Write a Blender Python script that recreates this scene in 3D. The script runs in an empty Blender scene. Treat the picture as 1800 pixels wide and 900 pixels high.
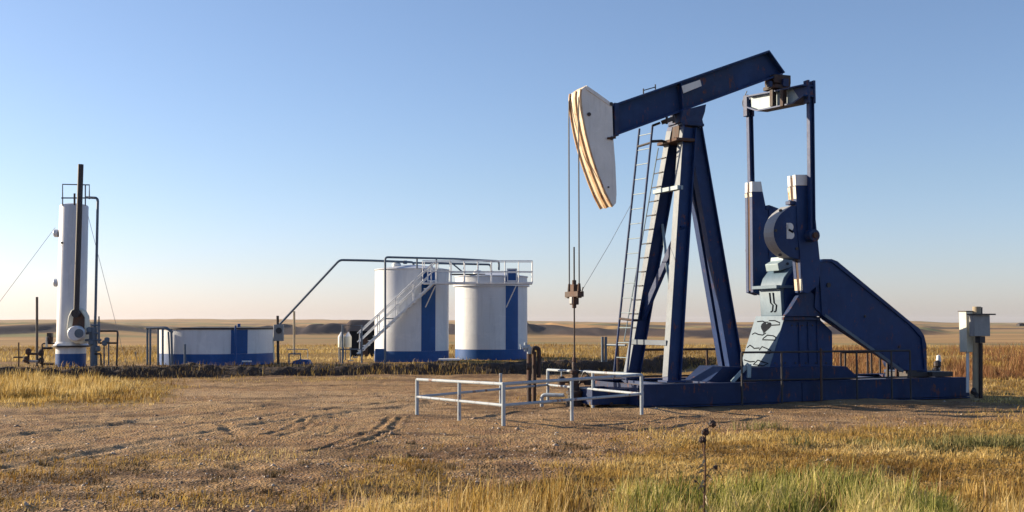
import bpy, math, random
import numpy as np
from mathutils import Vector, Matrix

random.seed(7)
rng = np.random.default_rng(11)
R = math.radians
scene = bpy.context.scene
C = scene.collection
EYE = 1.9
F = 2000.0
PITCH = math.atan(116 / 2000)
CAM = Vector((0, 0, EYE))

# ------------------------------------------------------------------ camera mapping (layout helper)
def ray(x, y):
    cx = (x - 900) / F
    cy = (450 - y) / F
    return Vector((cx, math.cos(PITCH) - cy * math.sin(PITCH), math.sin(PITCH) + cy * math.cos(PITCH)))
def W(x, y, Y):
    d = ray(x, y)
    return CAM + d * (Y / d.y)
def G(x, y, z=0.0):
    d = ray(x, y)
    return CAM + d * ((z - EYE) / d.z)

# pump frame
TH = R(21.8)
U = Vector((math.cos(TH), math.sin(TH), 0))
V = Vector((-math.sin(TH), math.cos(TH), 0))
O = Vector((2.43, 26.75, 0))
def L(x, y, v):
    d = ray(x, y)
    t = (v - (CAM - O).dot(V)) / d.dot(V)
    p = CAM + d * t - O
    return Vector((p.dot(U), v, p.z))
def LU(x, y, u):
    d = ray(x, y)
    t = (u - (CAM - O).dot(U)) / d.dot(U)
    p = CAM + d * t - O
    return Vector((u, p.dot(V), p.z))

# ------------------------------------------------------------------ noise (numpy)
def _hash(ix, iy, seed):
    n = (ix.astype(np.int64) * 374761393 + iy.astype(np.int64) * 668265263 + seed * 144269504) & 0xFFFFFFFF
    n = ((n ^ (n >> 13)) * 1274126177) & 0xFFFFFFFF
    n = (n ^ (n >> 16)) & 0xFFFFFFFF
    return n / 4294967295.0
def vnoise(x, y, seed=0):
    x = np.asarray(x, float); y = np.asarray(y, float)
    ix = np.floor(x); iy = np.floor(y)
    fx = x - ix; fy = y - iy
    fx = fx * fx * fx * (fx * (fx * 6 - 15) + 10); fy = fy * fy * fy * (fy * (fy * 6 - 15) + 10)
    a = _hash(ix, iy, seed); b = _hash(ix + 1, iy, seed)
    c = _hash(ix, iy + 1, seed); d = _hash(ix + 1, iy + 1, seed)
    return (a * (1 - fx) + b * fx) * (1 - fy) + (c * (1 - fx) + d * fx) * fy
def fbm(x, y, oct=4, seed=0):
    s = 0; a = 1; t = 0
    for i in range(oct):
        s = s + a * (vnoise(x * 2 ** i + 17.3 * i, y * 2 ** i - 9.1 * i, seed + i) * 2 - 1); t += a; a *= .5
    return s / t
def ss(a, b, x):
    t = np.clip((x - a) / (b - a), 0, 1)
    return t * t * (3 - 2 * t)

def pxy(X, Y):
    Yc = np.maximum(Y, 1.0)
    return 900 + F * X / Yc, 566 + F * EYE / Yc

# ------------------------------------------------------------------ land
TRACKS = []   # polylines of ruts on the ground (world xy, half width, depth)
def track_px(pts, hw, dep):
    TRACKS.append(([G(x, y)[:2] for x, y in pts], hw, dep))
for off in (0, 22, 52, 80):
    track_px([(-60, 752 + off), (120, 733 + off * .9), (300, 716 + off * .7), (480, 702 + off * .5), (640, 693 + off * .35), (760, 687 + off * .25)], .12, .026)
track_px([(462, 766), (500, 757), (540, 736)], .06, .020)
track_px([(490, 768), (530, 758), (556, 742)], .055, .015)
track_px([(550, 792), (620, 775), (665, 756), (688, 732)], .06, .022)
track_px([(600, 790), (655, 775), (690, 757), (705, 732)], .06, .022)
track_px([(560, 768), (590, 760), (600, 750)], .06, .016)
track_px([(365, 740), (395, 747), (415, 765)], .10, .02)

def seg_dist(X, Y, pts):
    best = np.full(X.shape, 1e9)
    for (ax, ay), (bx, by) in zip(pts[:-1], pts[1:]):
        dx, dy = bx - ax, by - ay
        t = np.clip(((X - ax) * dx + (Y - ay) * dy) / (dx * dx + dy * dy + 1e-9), 0, 1)
        best = np.minimum(best, np.hypot(X - ax - t * dx, Y - ay - t * dy))
    return best

def ground_z(X, Y):
    X = np.asarray(X, float); Y = np.asarray(Y, float)
    r = np.hypot(X, Y)
    n = fbm(X * .9, Y * .9, 4, 3) * .035 + fbm(X * .25, Y * .25, 3, 8) * .07
    rough = fbm(X * 4.5, Y * 4.5, 3, 21) * .022
    # calm ground near pump, fence and tanks
    n = n * 1.0
    near = 1 - ss(60, 120, r)
    z = (n + rough) * near
    g = grass_mask(X, Y)
    z = z + g * near * (fbm(X * 2.2, Y * 2.2, 3, 40) * .05)
    m = (Y > 11) & (Y < 36) & (X < 4)
    if np.any(m):
        dz = np.zeros(X.shape)
        for pts, hw, dep in TRACKS:
            d = seg_dist(X[m], Y[m], pts) + fbm(X[m] * 3, Y[m] * 3, 2, 5) * .05
            q = d / hw
            dz[m] += (.55 + .9 * np.clip(.5 + 1.4 * fbm(X[m] * 1.1, Y[m] * 1.1, 2, 15), 0, 1)) * -dep * np.exp(-q * q) + dep * .55 * np.exp(-((q - 1.9) ** 2) * 1.6)
        z = z + dz
    # land drops into a broad valley, with eroded slopes, then rises to the far plain
    z = z - 7.2 * ss(60, 430, r) + ss(1300, 3200, r) * (4.6 + 8 * ss(300, -900, X * 3000 / np.maximum(r, 1)))
    pxl, _ = pxy(X, Y)
    sc, crest = scarp(X, Y)
    z = z + crest
    # long bare hill at the left whose flank falls to the right
    z = z + 5.5 * np.exp(-((r - 1000) / 190) ** 2) * ss(300, 165, pxl) * ss(-400, 60, pxl)
    z = z + ss(1500, 2600, r) * (1 - ss(5200, 8000, r)) * (fbm(X / 700, Y / 500, 4, 33) * 9 - np.abs(fbm(X / 300, Y / 500, 3, 37)) * 5)
    return z

def scarp(X, Y):
    """eroded bluffs across the middle distance: (how bluff-like the spot is, height)"""
    r = np.hypot(X, Y); pxl, _ = pxy(X, Y)
    side = ss(1668, 1590, pxl + 20 * fbm(r / 60, r * 0, 2, 3))
    lft = ss(560, 300, pxl)
    w1 = fbm(X / 130, Y / 900, 3, 71); w2 = fbm(X / 45, Y / 500, 3, 72)
    r0 = 660 + 380 * w1 + 60 * lft
    up = ss(r0, r0 + 110, r); back = ss(r0 + 420, r0 + 240, r)
    crest = np.clip(1.0 + 1.1 * fbm(X / 80, Y / 900, 3, 73), .7, 1.35)
    gul = np.abs(fbm(X / 34 + Y / 210 + w2, Y / 420, 3, 74)) / .35
    face_ = up * (1 - ss(.86, 1.0, up)) 
    h = side * (8.0 - 3.4 * lft) * crest * up * (.35 + .65 * back) * (1 - .5 * (1 - np.clip(gul, 0, 1)) * back)
    # a second, fainter line behind
    r1 = 1250 + 400 * fbm(X / 300, Y / 2000, 3, 75)
    up2 = ss(r1, r1 + 220, r) * ss(r1 + 900, r1 + 500, r)
    h = h + 3.2 * up2 * np.clip(.7 + 1.4 * fbm(X / 160, Y / 1500, 3, 76), 0, 1.3) * (1 - .5 * (1 - np.clip(np.abs(fbm(X / 60 + Y / 300, Y / 600, 3, 77)) / .3, 0, 1)))
    m = side * ss(.02, .2, up) * ss(r0 + 260, r0 + 120, r) + .7 * ss(.05, .3, up2) * ss(1, .7, up2)
    return np.clip(m, 0, 1), h

def grass_mask(X, Y):
    px, py = pxy(X, Y)
    n = fbm(X * .7, Y * .7, 4, 50)
    n2 = fbm(X * .18, Y * .5, 3, 55)
    q = px + n2 * 60; w = py + n * 14 + n2 * 10
    g = np.zeros(np.shape(px))
    def add(v):
        nonlocal g
        g = np.maximum(g, v)
    # foreground
    edge = np.interp(px, [0, 400, 560, 700, 900, 1050, 1200, 1350, 1500, 1800], [945, 935, 895, 862, 845, 815, 772, 750, 742, 730])
    add(ss(-14, 22, w - edge))
    add((.36 + .26 * ss(450, 800, px)) * ss(772, 800, w) * ss(-.15, .5, n + n2 * .6 + .12))
    add(.5 * ss(740, 770, w) * ss(1000, 1200, q))
    # left clump and strips
    add(ss(350, 250, q) * ss(652, 660, w) * ss(724, 706, w + q * .03))
    add(.55 * ss(740, 600, q) * ss(648, 656, w) * ss(684, 668, w) * ss(-.3, .3, n + .1))
    add(.5 * np.exp(-((q - 990) / 90) ** 2) * ss(686, 692, w) * ss(716, 706, w))
    # behind
    add(ss(644, 634, w))
    add(ss(1690, 1720, q) * ss(706, 696, w))
    add(ss(930, 1000, q) * ss(660, 645, w))
    return g * np.where(Y > 1, 1, .7)

# ------------------------------------------------------------------ materials
def new_mat(name):
    m = bpy.data.materials.new(name); m.use_nodes = True
    nt = m.node_tree; b = nt.nodes['Principled BSDF']
    return m, nt, b
def N(nt, t, **k):
    n = nt.nodes.new(t)
    for a, v in k.items():
        if a in n.inputs: n.inputs[a].default_value = v
        else: setattr(n, a, v)
    return n
def ramp(nt, fac, stops):
    r = nt.nodes.new('ShaderNodeValToRGB')
    el = r.color_ramp.elements
    while len(el) < len(stops): el.new(.5)
    for e, (p, c) in zip(el, stops):
        e.position = p; e.color = (c, c, c, 1) if isinstance(c, (int, float)) else (*c, 1)
    nt.links.new(fac, r.inputs[0]); return r
def mix(nt, fac, a, b, mode='MIX'):
    m = nt.nodes.new('ShaderNodeMix'); m.data_type = 'RGBA'; m.blend_type = mode
    for sock, v in ((m.inputs[0], fac), (m.inputs[6], a), (m.inputs[7], b)):
        if isinstance(v, (int, float)): sock.default_value = v
        elif isinstance(v, tuple): sock.default_value = (*v, 1)
        else: nt.links.new(v, sock)
    return m.outputs[2]
def noise(nt, vec, scale, detail=4, rough=.6, dist=0):
    n = N(nt, 'ShaderNodeTexNoise'); n.inputs['Scale'].default_value = scale
    n.inputs['Detail'].default_value = detail; n.inputs['Roughness'].default_value = rough
    n.inputs['Distortion'].default_value = dist
    nt.links.new(vec, n.inputs['Vector']); return n.outputs['Fac']
def mapped(nt, coord, scale):
    mp = N(nt, 'ShaderNodeMapping'); mp.inputs['Scale'].default_value = scale
    nt.links.new(coord, mp.inputs['Vector']); return mp.outputs[0]

def paint(name, col, col2=None, rust=.25, rough=.42, dirt=.35, scale=1.0, rustcol=(.10, .035, .015), spec=.5, bump=.15):
    m, nt, b = new_mat(name)
    tc = N(nt, 'ShaderNodeTexCoord').outputs['Object']
    col2 = col2 or tuple(c * .72 for c in col)
    big = noise(nt, tc, .9 * scale, 5, .65)
    base = mix(nt, ramp(nt, big, [(.35, 0.), (.68, 1.)]).outputs[0], col, col2)
    chalk = noise(nt, tc, 2.3 * scale, 7, .75, .8)
    base = mix(nt, ramp(nt, chalk, [(.50, 0.), (.70, .45)]).outputs[0], base, tuple(min(c * 1.35 + .010, .8) for c in col))
    st = noise(nt, mapped(nt, tc, (7 * scale, 7 * scale, .55 * scale)), 1.6, 5, .7)
    base = mix(nt, ramp(nt, st, [(.50, 0.), (.72, dirt)]).outputs[0], base, tuple(c * .5 + .004 for c in col))
    rn = noise(nt, tc, 3.2 * scale, 8, .72, .4)
    rs = noise(nt, mapped(nt, tc, (5, 5, .9)), 2.2 * scale, 6, .7)
    mm = N(nt, 'ShaderNodeMath', operation='MULTIPLY'); nt.links.new(rn, mm.inputs[0]); nt.links.new(rs, mm.inputs[1])
    lo = .42 - rust * .30
    rm = ramp(nt, mm.outputs[0], [(max(lo, .02), 0.), (max(lo, .02) + .07, .85)]).outputs[0]
    rc = mix(nt, noise(nt, tc, 18, 3), rustcol, tuple(c * 2.1 for c in rustcol))
    out = mix(nt, rm, base, rc)
    nt.links.new(out, b.inputs['Base Color'])
    rr = mix(nt, rm, (rough,) * 3, (.85,) * 3)
    rr2 = mix(nt, ramp(nt, noise(nt, tc, 6, 4), [(.3, 0.), (.7, .35)]).outputs[0], rr, (.7,) * 3)
    nt.links.new(rr2, b.inputs['Roughness'])
    b.inputs['Specular IOR Level'].default_value = spec
    bp = N(nt, 'ShaderNodeBump'); bp.inputs['Strength'].default_value = bump; bp.inputs['Distance'].default_value = .02
    nt.links.new(noise(nt, tc, 14, 5), bp.inputs['Height']); nt.links.new(bp.outputs[0], b.inputs['Normal'])
    return m
M = {}
M['navy'] = paint('navy_paint', (.006, .034, .130), (.004, .021, .088), rust=.33, rough=.48, spec=.28)
M['navy_worn'] = paint('worn_navy_paint', (.010, .034, .11), (.007, .020, .070), rust=.42, rough=.5, spec=.3)
M['navy_base'] = paint('skid_navy_paint', (.004, .023, .090), (.003, .014, .058), rust=.36, rough=.55, dirt=.6, spec=.28)
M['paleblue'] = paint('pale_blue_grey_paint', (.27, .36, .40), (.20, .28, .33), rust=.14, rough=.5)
M['panelblue'] = paint('panel_blue_grey_paint', (.085, .150, .215), (.06, .115, .175), rust=.14, rough=.55)
M['dusty'] = paint('dusty_deck_plate', (.26, .20, .15), (.16, .12, .10), rust=.2, rough=.9)
M['rustedge'] = paint('rust_edged_paint', (.42, .26, .13), (.55, .42, .28), rust=.55, rough=.6, rustcol=(.16, .06, .025))
M['flange'] = paint('sunlit_flange_paint', (.085, .12, .16), (.05, .075, .115), rust=.3, rough=.5)  # paler than the navy: sunlight on well-facing edges put into the colour
M['white'] = paint('weathered_white_paint', (.72, .72, .70), (.60, .61, .60), rust=.14, rough=.45, rustcol=(.22, .10, .04))
M['headface'] = paint('rust_streaked_white_paint', (.66, .54, .38), (.60, .50, .36), rust=.46, rough=.5, rustcol=(.24, .10, .035))
M['tank'] = paint('white_tank_paint', (.61, .635, .675), (.55, .575, .62), rust=.08, rough=.38, dirt=.30, scale=.5, bump=.05)
M['tank_blue'] = paint('blue_tank_paint', (.003, .070, .26), (.002, .055, .21), rust=.04, rough=.42, spec=.3, dirt=.3, scale=.5, bump=.05)
M['rail'] = paint('pale_pipe_paint', (.36, .41, .45), (.25, .30, .35), rust=.42, rough=.5)
M['rail_white'] = paint('white_rail_paint', (.75, .76, .76), (.62, .64, .66), rust=.08, rough=.5)
M['rust'] = paint('rusty_steel', (.060, .036, .028), (.035, .025, .022), rust=.7, rough=.75, rustcol=(.055, .024, .014))
M['dark'] = paint('dark_steel', (.022, .022, .028), (.04, .03, .028), rust=.3, rough=.6)
M['darkrust'] = paint('dark_rusted_iron', (.032, .02, .018), (.02, .017, .019), rust=.6, rough=.7, rustcol=(.045, .02, .013))
M['pipe'] = paint('blue_grey_pipe_paint', (.09, .13, .18), (.06, .09, .13), rust=.22, rough=.5)
M['steel'] = paint('grey_galvanised_steel', (.34, .35, .36), (.26, .27, .29), rust=.1, rough=.45)
M['boxgrey'] = paint('grey_cabinet_paint', (.24, .245, .25), (.19, .195, .20), rust=.05, rough=.5)
M['cream'] = paint('cream_cabinet_paint', (.62, .62, .52), (.52, .52, .44), rust=.1, rough=.5)
M['weed'] = paint('dry_brown_stem', (.11, .055, .03), (.07, .035, .022), rust=0, rough=.9)
M['wood'] = paint('weathered_wood', (.38, .32, .22), (.26, .21, .15), rust=.1, rough=.85)
M['mark'] = paint('black_marking_paint', (.010, .014, .022), rust=-.9, rough=.9, spec=.1)
M['stone'] = paint('pale_stone', (.42, .38, .32), (.30, .27, .23), rust=.05, rough=.9)
M['tan'] = paint('tan_pipe_wrap', (.42, .30, .15), (.32, .22, .11), rust=.2, rough=.8)
M['cable'] = paint('steel_cable', (.05, .05, .06), rust=.2, rough=.5)
M['guy'] = paint('grey_guy_wire', (.30, .30, .30), rust=.1, rough=.5)

def ground_mat():
    m, nt, b = new_mat('prairie_ground')
    geo = N(nt, 'ShaderNodeNewGeometry').outputs['Position']
    at = N(nt, 'ShaderNodeAttribute', attribute_name='grass').outputs['Fac']
    ad = N(nt, 'ShaderNodeAttribute', attribute_name='dark').outputs['Fac']
    af = N(nt, 'ShaderNodeAttribute', attribute_name='far').outputs['Fac']
    asx = N(nt, 'ShaderNodeAttribute', attribute_name='scrub').outputs['Fac']
    n1 = noise(nt, geo, .5, 6, .65); n2 = noise(nt, geo, 9, 6, .75); n3 = noise(nt, geo, 42, 3, .7)
    dirt = mix(nt, ramp(nt, n1, [(.33, 0.), (.66, 1.)]).outputs[0], (.37, .215, .090), (.50, .33, .155))
    dirt = mix(nt, ramp(nt, n2, [(.42, 0.), (.68, .75)]).outputs[0], dirt, (.17, .092, .045))
    dirt = mix(nt, ramp(nt, noise(nt, geo, 1.6, 5, .7, .6), [(.44, 0.), (.62, .7)]).outputs[0], dirt, (.19, .10, .055))
    vor = N(nt, 'ShaderNodeTexVoronoi'); vor.inputs['Scale'].default_value = 26
    nt.links.new(geo, vor.inputs['Vector'])
    peb = ramp(nt, vor.outputs['Color'], [(.62, 0.), (.9, .5)]).outputs[0]
    dirt = mix(nt, peb, dirt, (.50, .37, .25))
    dirt = mix(nt, ramp(nt, n3, [(.5, 0.), (.72, .6)]).outputs[0], dirt, (.12, .075, .048))
    turf = mix(nt, ramp(nt, noise(nt, geo, 1.7, 5, .7), [(.35, 0.), (.65, 1.)]).outputs[0], (.27, .155, .04), (.37, .25, .08))
    turf = mix(nt, ramp(nt, n2, [(.45, 0.), (.7, .8)]).outputs[0], turf, (.10, .075, .03))
    near = mix(nt, ramp(nt, at, [(.25, 0.), (.65, .85)]).outputs[0], dirt, turf)
    trk = N(nt, 'ShaderNodeAttribute', attribute_name='track').outputs['Fac']
    near = mix(nt, trk, near, (.50, .35, .205))
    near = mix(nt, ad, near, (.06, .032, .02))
    # far fields
    fm = mapped(nt, geo, (.0022, .006, .004))
    fn = noise(nt, fm, 1.0, 5, .6, .5); fn2 = noise(nt, mapped(nt, geo, (.012, .03, .02)), 1.0, 6, .7)
    field = mix(nt, ramp(nt, fn, [(.40, 0.), (.47, 1.)]).outputs[0], (.50, .30, .13), (.38, .24, .10))
    field = mix(nt, ramp(nt, fn, [(.53, 0.), (.60, 1.)]).outputs[0], field, (.22, .21, .09))
    field = mix(nt, ramp(nt, fn2, [(.45, 0.), (.72, .7)]).outputs[0], field, (.19, .12, .07))
    field = mix(nt, asx, field, mix(nt, fn2, (.022, .019, .030), (.060, .045, .045)))  # dark tone of scrub plus shade painted on the bluff faces
    out = mix(nt, af, near, field)
    nt.links.new(out, b.inputs['Base Color'])
    b.inputs['Roughness'].default_value = .95; b.inputs['Specular IOR Level'].default_value = .15
    bp = N(nt, 'ShaderNodeBump'); bp.inputs['Strength'].default_value = .9; bp.inputs['Distance'].default_value = .05
    s = N(nt, 'ShaderNodeMath', operation='ADD'); nt.links.new(n2, s.inputs[0]); nt.links.new(vor.outputs['Distance'], s.inputs[1])
    nt.links.new(s.outputs[0], bp.inputs['Height']); nt.links.new(bp.outputs[0], b.inputs['Normal'])
    return m
def blade_mat(name, cols, trans=.35):
    m, nt, b = new_mat(name)
    t = N(nt, 'ShaderNodeAttribute', attribute_name='tint').outputs['Fac']
    k = len(cols) - 1
    r = ramp(nt, t, [(i / k, c) for i, c in enumerate(cols)])
    nt.links.new(r.outputs[0], b.inputs['Base Color'])
    b.inputs['Roughness'].default_value = .7; b.inputs['Specular IOR Level'].default_value = .25
    tr = N(nt, 'ShaderNodeBsdfTranslucent'); nt.links.new(r.outputs[0], tr.inputs[0])
    ms = N(nt, 'ShaderNodeMixShader'); ms.inputs[0].default_value = trans
    nt.links.new(b.outputs[0], ms.inputs[1]); nt.links.new(tr.outputs[0], ms.inputs[2])
    nt.links.new(ms.outputs[0], nt.nodes['Material Output'].inputs[0])
    return m
def soil_mat():
    m, nt, b = new_mat('dark_berm_soil')
    geo = N(nt, 'ShaderNodeNewGeometry').outputs['Position']
    c = mix(nt, ramp(nt, noise(nt, geo, 3, 6, .75), [(.35, 0.), (.7, 1.)]).outputs[0], (.035, .022, .017), (.085, .052, .036))
    nt.links.new(c, b.inputs['Base Color']); b.inputs['Roughness'].default_value = .95
    bp = N(nt, 'ShaderNodeBump'); bp.inputs['Strength'].default_value = 1; bp.inputs['Distance'].default_value = .12
    nt.links.new(noise(nt, geo, 6, 6, .7), bp.inputs['Height']); nt.links.new(bp.outputs[0], b.inputs['Normal'])
    return m

# ------------------------------------------------------------------ objects
OFF = {}
def tag(o, label=None, cat=None, group=None, kind=None):
    if label: o['label'] = label
    if cat: o['category'] = cat
    if group: o['group'] = group
    if kind: o['kind'] = kind
    return o
def thing(name, loc, label, cat, group=None, rz=0, local=False):
    o = bpy.data.objects.new(name, None); C.objects.link(o)
    o.location = loc; o.rotation_euler = (0, 0, rz); o.empty_display_size = .3
    OFF[o.name] = Vector((0, 0, 0)) if local else Vector(loc)
    return tag(o, label, cat, group)

class MB:
    def __init__(s): s.v = []; s.f = []
    def add(s, vs, fs):
        n = len(s.v); s.v += [tuple(p) for p in vs]; s.f += [tuple(i + n for i in f) for f in fs]; return s
    def box(s, c, d, rot=None):
        c = Vector(c); hx, hy, hz = d[0] / 2, d[1] / 2, d[2] / 2
        vs = [Vector((x, y, z)) for x in (-hx, hx) for y in (-hy, hy) for z in (-hz, hz)]
        if rot is not None: vs = [rot @ p for p in vs]
        return s.add([p + c for p in vs], [(0, 1, 3, 2), (4, 6, 7, 5), (0, 4, 5, 1), (2, 3, 7, 6), (0, 2, 6, 4), (1, 5, 7, 3)])
    def bar(s, a, b, side, ws, wo, os=0, oo=0):
        """box from a to b; 'side' gives the direction of width ws, wo the other; os/oo offsets"""
        a = Vector(a); b = Vector(b); d = (b - a).normalized()
        sd = Vector(side); sd = (sd - d * sd.dot(d)).normalized(); ot = d.cross(sd)
        vs = []
        for p in (a, b):
            for i, j in ((-1, -1), (1, -1), (1, 1), (-1, 1)):
                vs.append(p + sd * (os + i * ws / 2) + ot * (oo + j * wo / 2))
        return s.add(vs, [(3, 2, 1, 0), (4, 5, 6, 7), (0, 1, 5, 4), (1, 2, 6, 5), (2, 3, 7, 6), (3, 0, 4, 7)])
    def ibeam(s, a, b, side, width, depth, t=.03):
        """flanges span 'side' (width); separated by depth"""
        s.bar(a, b, side, width, t, 0, depth / 2 - t / 2)
        s.bar(a, b, side, width, t, 0, -depth / 2 + t / 2)
        s.bar(a, b, side, t, depth - 2 * t)
        return s
    def tube(s, path, r, seg=8, caps=True, smooth_bend=0):
        P = [Vector(p) for p in path]
        if smooth_bend:
            Q = [P[0]]
            for i in range(1, len(P) - 1):
                a = (P[i - 1] - P[i]); b = (P[i + 1] - P[i]); k = min(smooth_bend, a.length * .45, b.length * .45)
                a = P[i] + a.normalized() * k; b = P[i] + b.normalized() * k
                for q in (0, .25, .5, .75, 1): Q.append(a * (1 - q) ** 2 + P[i] * 2 * q * (1 - q) + b * q * q)
            Q.append(P[-1]); P = Q
        n = len(P); T = []
        for i in range(n):
            t = (P[min(i + 1, n - 1)] - P[max(i - 1, 0)]).normalized(); T.append(t)
        up = Vector((0, 0, 1)) if abs(T[0].z) < .9 else Vector((1, 0, 0))
        nx = (up - T[0] * up.dot(T[0])).normalized()
        vs = []
        for i in range(n):
            nx = (nx - T[i] * nx.dot(T[i])).normalized(); ny = T[i].cross(nx)
            rr = r[i] if isinstance(r, (list, tuple)) else r
            for k in range(seg):
                a = 2 * math.pi * k / seg
                vs.append(P[i] + nx * math.cos(a) * rr + ny * math.sin(a) * rr)
        fs = [(i * seg + k, i * seg + (k + 1) % seg, (i + 1) * seg + (k + 1) % seg, (i + 1) * seg + k) for i in range(n - 1) for k in range(seg)]
        if caps: fs += [tuple(reversed(range(seg))), tuple(range((n - 1) * seg, n * seg))]
        return s.add(vs, fs)
    def lathe(s, c, prof, seg=48, axis='z', rot=None):
        c = Vector(c); n = len(prof); vs = []
        for (r, z) in prof:
            for k in range(seg):
                a = 2 * math.pi * k / seg
                p = Vector((r * math.cos(a), r * math.sin(a), z))
                if rot is not None: p = rot @ p
                vs.append(c + p)
        fs = [(i * seg + k, i * seg + (k + 1) % seg, (i + 1) * seg + (k + 1) % seg, (i + 1) * seg + k) for i in range(n - 1) for k in range(seg)]
        if prof[0][0] > 1e-4: fs.append(tuple(reversed(range(seg))))
        if prof[-1][0] > 1e-4: fs.append(tuple(range((n - 1) * seg, n * seg)))
        return s.add(vs, fs)
    def prism(s, pts, ext):
        """pts: list of 3D points in a plane; ext: extrusion vector"""
        n = len(pts); ext = Vector(ext); P = [Vector(p) for p in pts]
        return s.add(P + [p + ext for p in P],
                     [tuple(range(n)), tuple(reversed(range(n, 2 * n)))] + [(i, i + n, (i + 1) % n + n, (i + 1) % n) for i in range(n)])
    def build(s, name, mat, parent=None, bevel=0, smooth=True):
        off = OFF[parent.name] if parent is not None else Vector((0, 0, 0))
        me = bpy.data.meshes.new(name)
        me.from_pydata([tuple(Vector(p) - off) for p in s.v], [], s.f)
        me.materials.append(mat)
        import bmesh
        bm = bmesh.new(); bm.from_mesh(me); bmesh.ops.recalc_face_normals(bm, faces=bm.faces); bm.to_mesh(me); bm.free()
        if smooth:
            me.polygons.foreach_set('use_smooth', [True] * len(me.polygons))
            me.set_sharp_from_angle(angle=R(35))
        o = bpy.data.objects.new(name, me); C.objects.link(o)
        if parent is not None: o.parent = parent
        OFF[o.name] = off
        if bevel:
            b = o.modifiers.new('bevel', 'BEVEL'); b.width = bevel; b.segments = 2; b.limit_method = 'ANGLE'; b.angle_limit = R(40)
        return o
def slab(px, vref, v2):
    return MB().prism([L(x, y, vref) for x, y in px], (0, v2 - vref, 0))

# ================================================================== GROUND
def build_ground():
    ang = np.concatenate([np.linspace(-180, -40, 40, endpoint=False), np.linspace(-40, 40, 1150, endpoint=False), np.linspace(40, 180, 40, endpoint=False)])
    ang = np.radians(ang)
    ys = np.concatenate([np.linspace(330, 60, 300), np.linspace(59.4, 20, 90), np.linspace(19.5, 6.02, 130), np.linspace(6.0, .9, 110)])
    rr = np.concatenate([[.6, 1.2, 2.2, 3.5, 5, 6.5, 8, 9.2, 10.2, 10.9], F * EYE / ys, [5200, 6500, 8200, 9000]])
    A, Rr = np.meshgrid(ang, rr)
    X = Rr * np.sin(A); Y = Rr * np.cos(A)
    Z = ground_z(X, Y)
    nr, na = X.shape
    verts = np.stack([X, Y, Z], -1).reshape(-1, 3)
    idx = np.arange(nr * na).reshape(nr, na)
    a = idx[:-1, :]; b = idx[1:, :]
    a2 = np.roll(a, -1, 1); b2 = np.roll(b, -1, 1)
    quads = np.stack([a, b, b2, a2], -1).reshape(-1, 4)
    verts = np.vstack([verts, [[0, 0, 0]]]); cidx = len(verts) - 1
    tris = np.stack([idx[0], np.roll(idx[0], -1), np.full(na, cidx)], -1)
    me = bpy.data.meshes.new('ground')
    me.vertices.add(len(verts)); me.vertices.foreach_set('co', verts.ravel())
    nl = quads.size + tris.size
    me.loops.add(nl); me.loops.foreach_set('vertex_index', np.concatenate([quads.ravel(), tris[:, ::-1].ravel()]).astype(np.int32))
    me.polygons.add(len(quads) + len(tris))
    ls = np.concatenate([np.arange(len(quads)) * 4, quads.size + np.arange(len(tris)) * 3]).astype(np.int32)
    me.polygons.foreach_set('loop_start', ls)
    me.update(calc_edges=True); me.validate()
    me.polygons.foreach_set('use_smooth', [True] * len(me.polygons))
    Xv, Yv = verts[:, 0], verts[:, 1]
    rv = np.hypot(Xv, Yv)
    px, py = pxy(Xv, Yv)
    g = grass_mask(Xv, Yv)
    nn = fbm(Xv * 1.3, Yv * 1.3, 4, 14)
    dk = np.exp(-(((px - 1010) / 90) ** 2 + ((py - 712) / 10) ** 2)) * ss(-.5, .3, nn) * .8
    dk = np.maximum(dk, .5 * ss(1100, 1160, px) * np.exp(-((py - 716) / 12) ** 2) * ss(-.5, .2, nn))  # painted shadow strip on the ground along the skid's near side
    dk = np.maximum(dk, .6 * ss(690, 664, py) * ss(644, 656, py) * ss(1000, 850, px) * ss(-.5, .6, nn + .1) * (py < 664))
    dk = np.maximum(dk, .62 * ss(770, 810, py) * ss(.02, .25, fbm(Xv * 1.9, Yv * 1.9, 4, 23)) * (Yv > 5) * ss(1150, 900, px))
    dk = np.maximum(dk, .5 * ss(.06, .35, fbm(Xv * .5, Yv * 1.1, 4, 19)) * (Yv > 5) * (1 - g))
    far = ss(85, 170, rv)
    scrub_shade = scarp(Xv, Yv)[0] * (.93 + .12 * ss(-.16, .14, fbm(Xv / 48, Yv / 400, 3, 61)))  # scrub mask that also carries the painted shade of the bluff faces
    tk = np.zeros(Xv.shape); mm = (Yv > 12) & (Yv < 40) & (Xv < 2)
    for pts, hw, dep in TRACKS[:4]:
        tk[mm] = np.maximum(tk[mm], np.exp(-(seg_dist(Xv[mm], Yv[mm], pts) / .32) ** 2) * (.45 + .5 * fbm(Xv[mm] * .7, Yv[mm] * .7, 3, 16)))
    tk = np.maximum(tk, .5 * ss(-.1, .3, fbm(Xv * .35, Yv * .8, 3, 17)) * (1 - g) * np.exp(-((py - 705) / 30) ** 2) * (Yv > 5))
    for nme, arr in (('track', tk), ('grass', g), ('dark', dk), ('far', far), ('scrub', scrub_shade)):
        at = me.attributes.new(nme, 'FLOAT', 'POINT'); at.data.foreach_set('value', np.clip(arr, 0, 1).astype(np.float32))
    me.materials.append(ground_mat())
    o = bpy.data.objects.new('ground', me); C.objects.link(o)
    tag(o, 'dry gravelly dirt pad and tawny prairie rolling out to low hills', 'ground', kind='structure')
build_ground()

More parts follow.
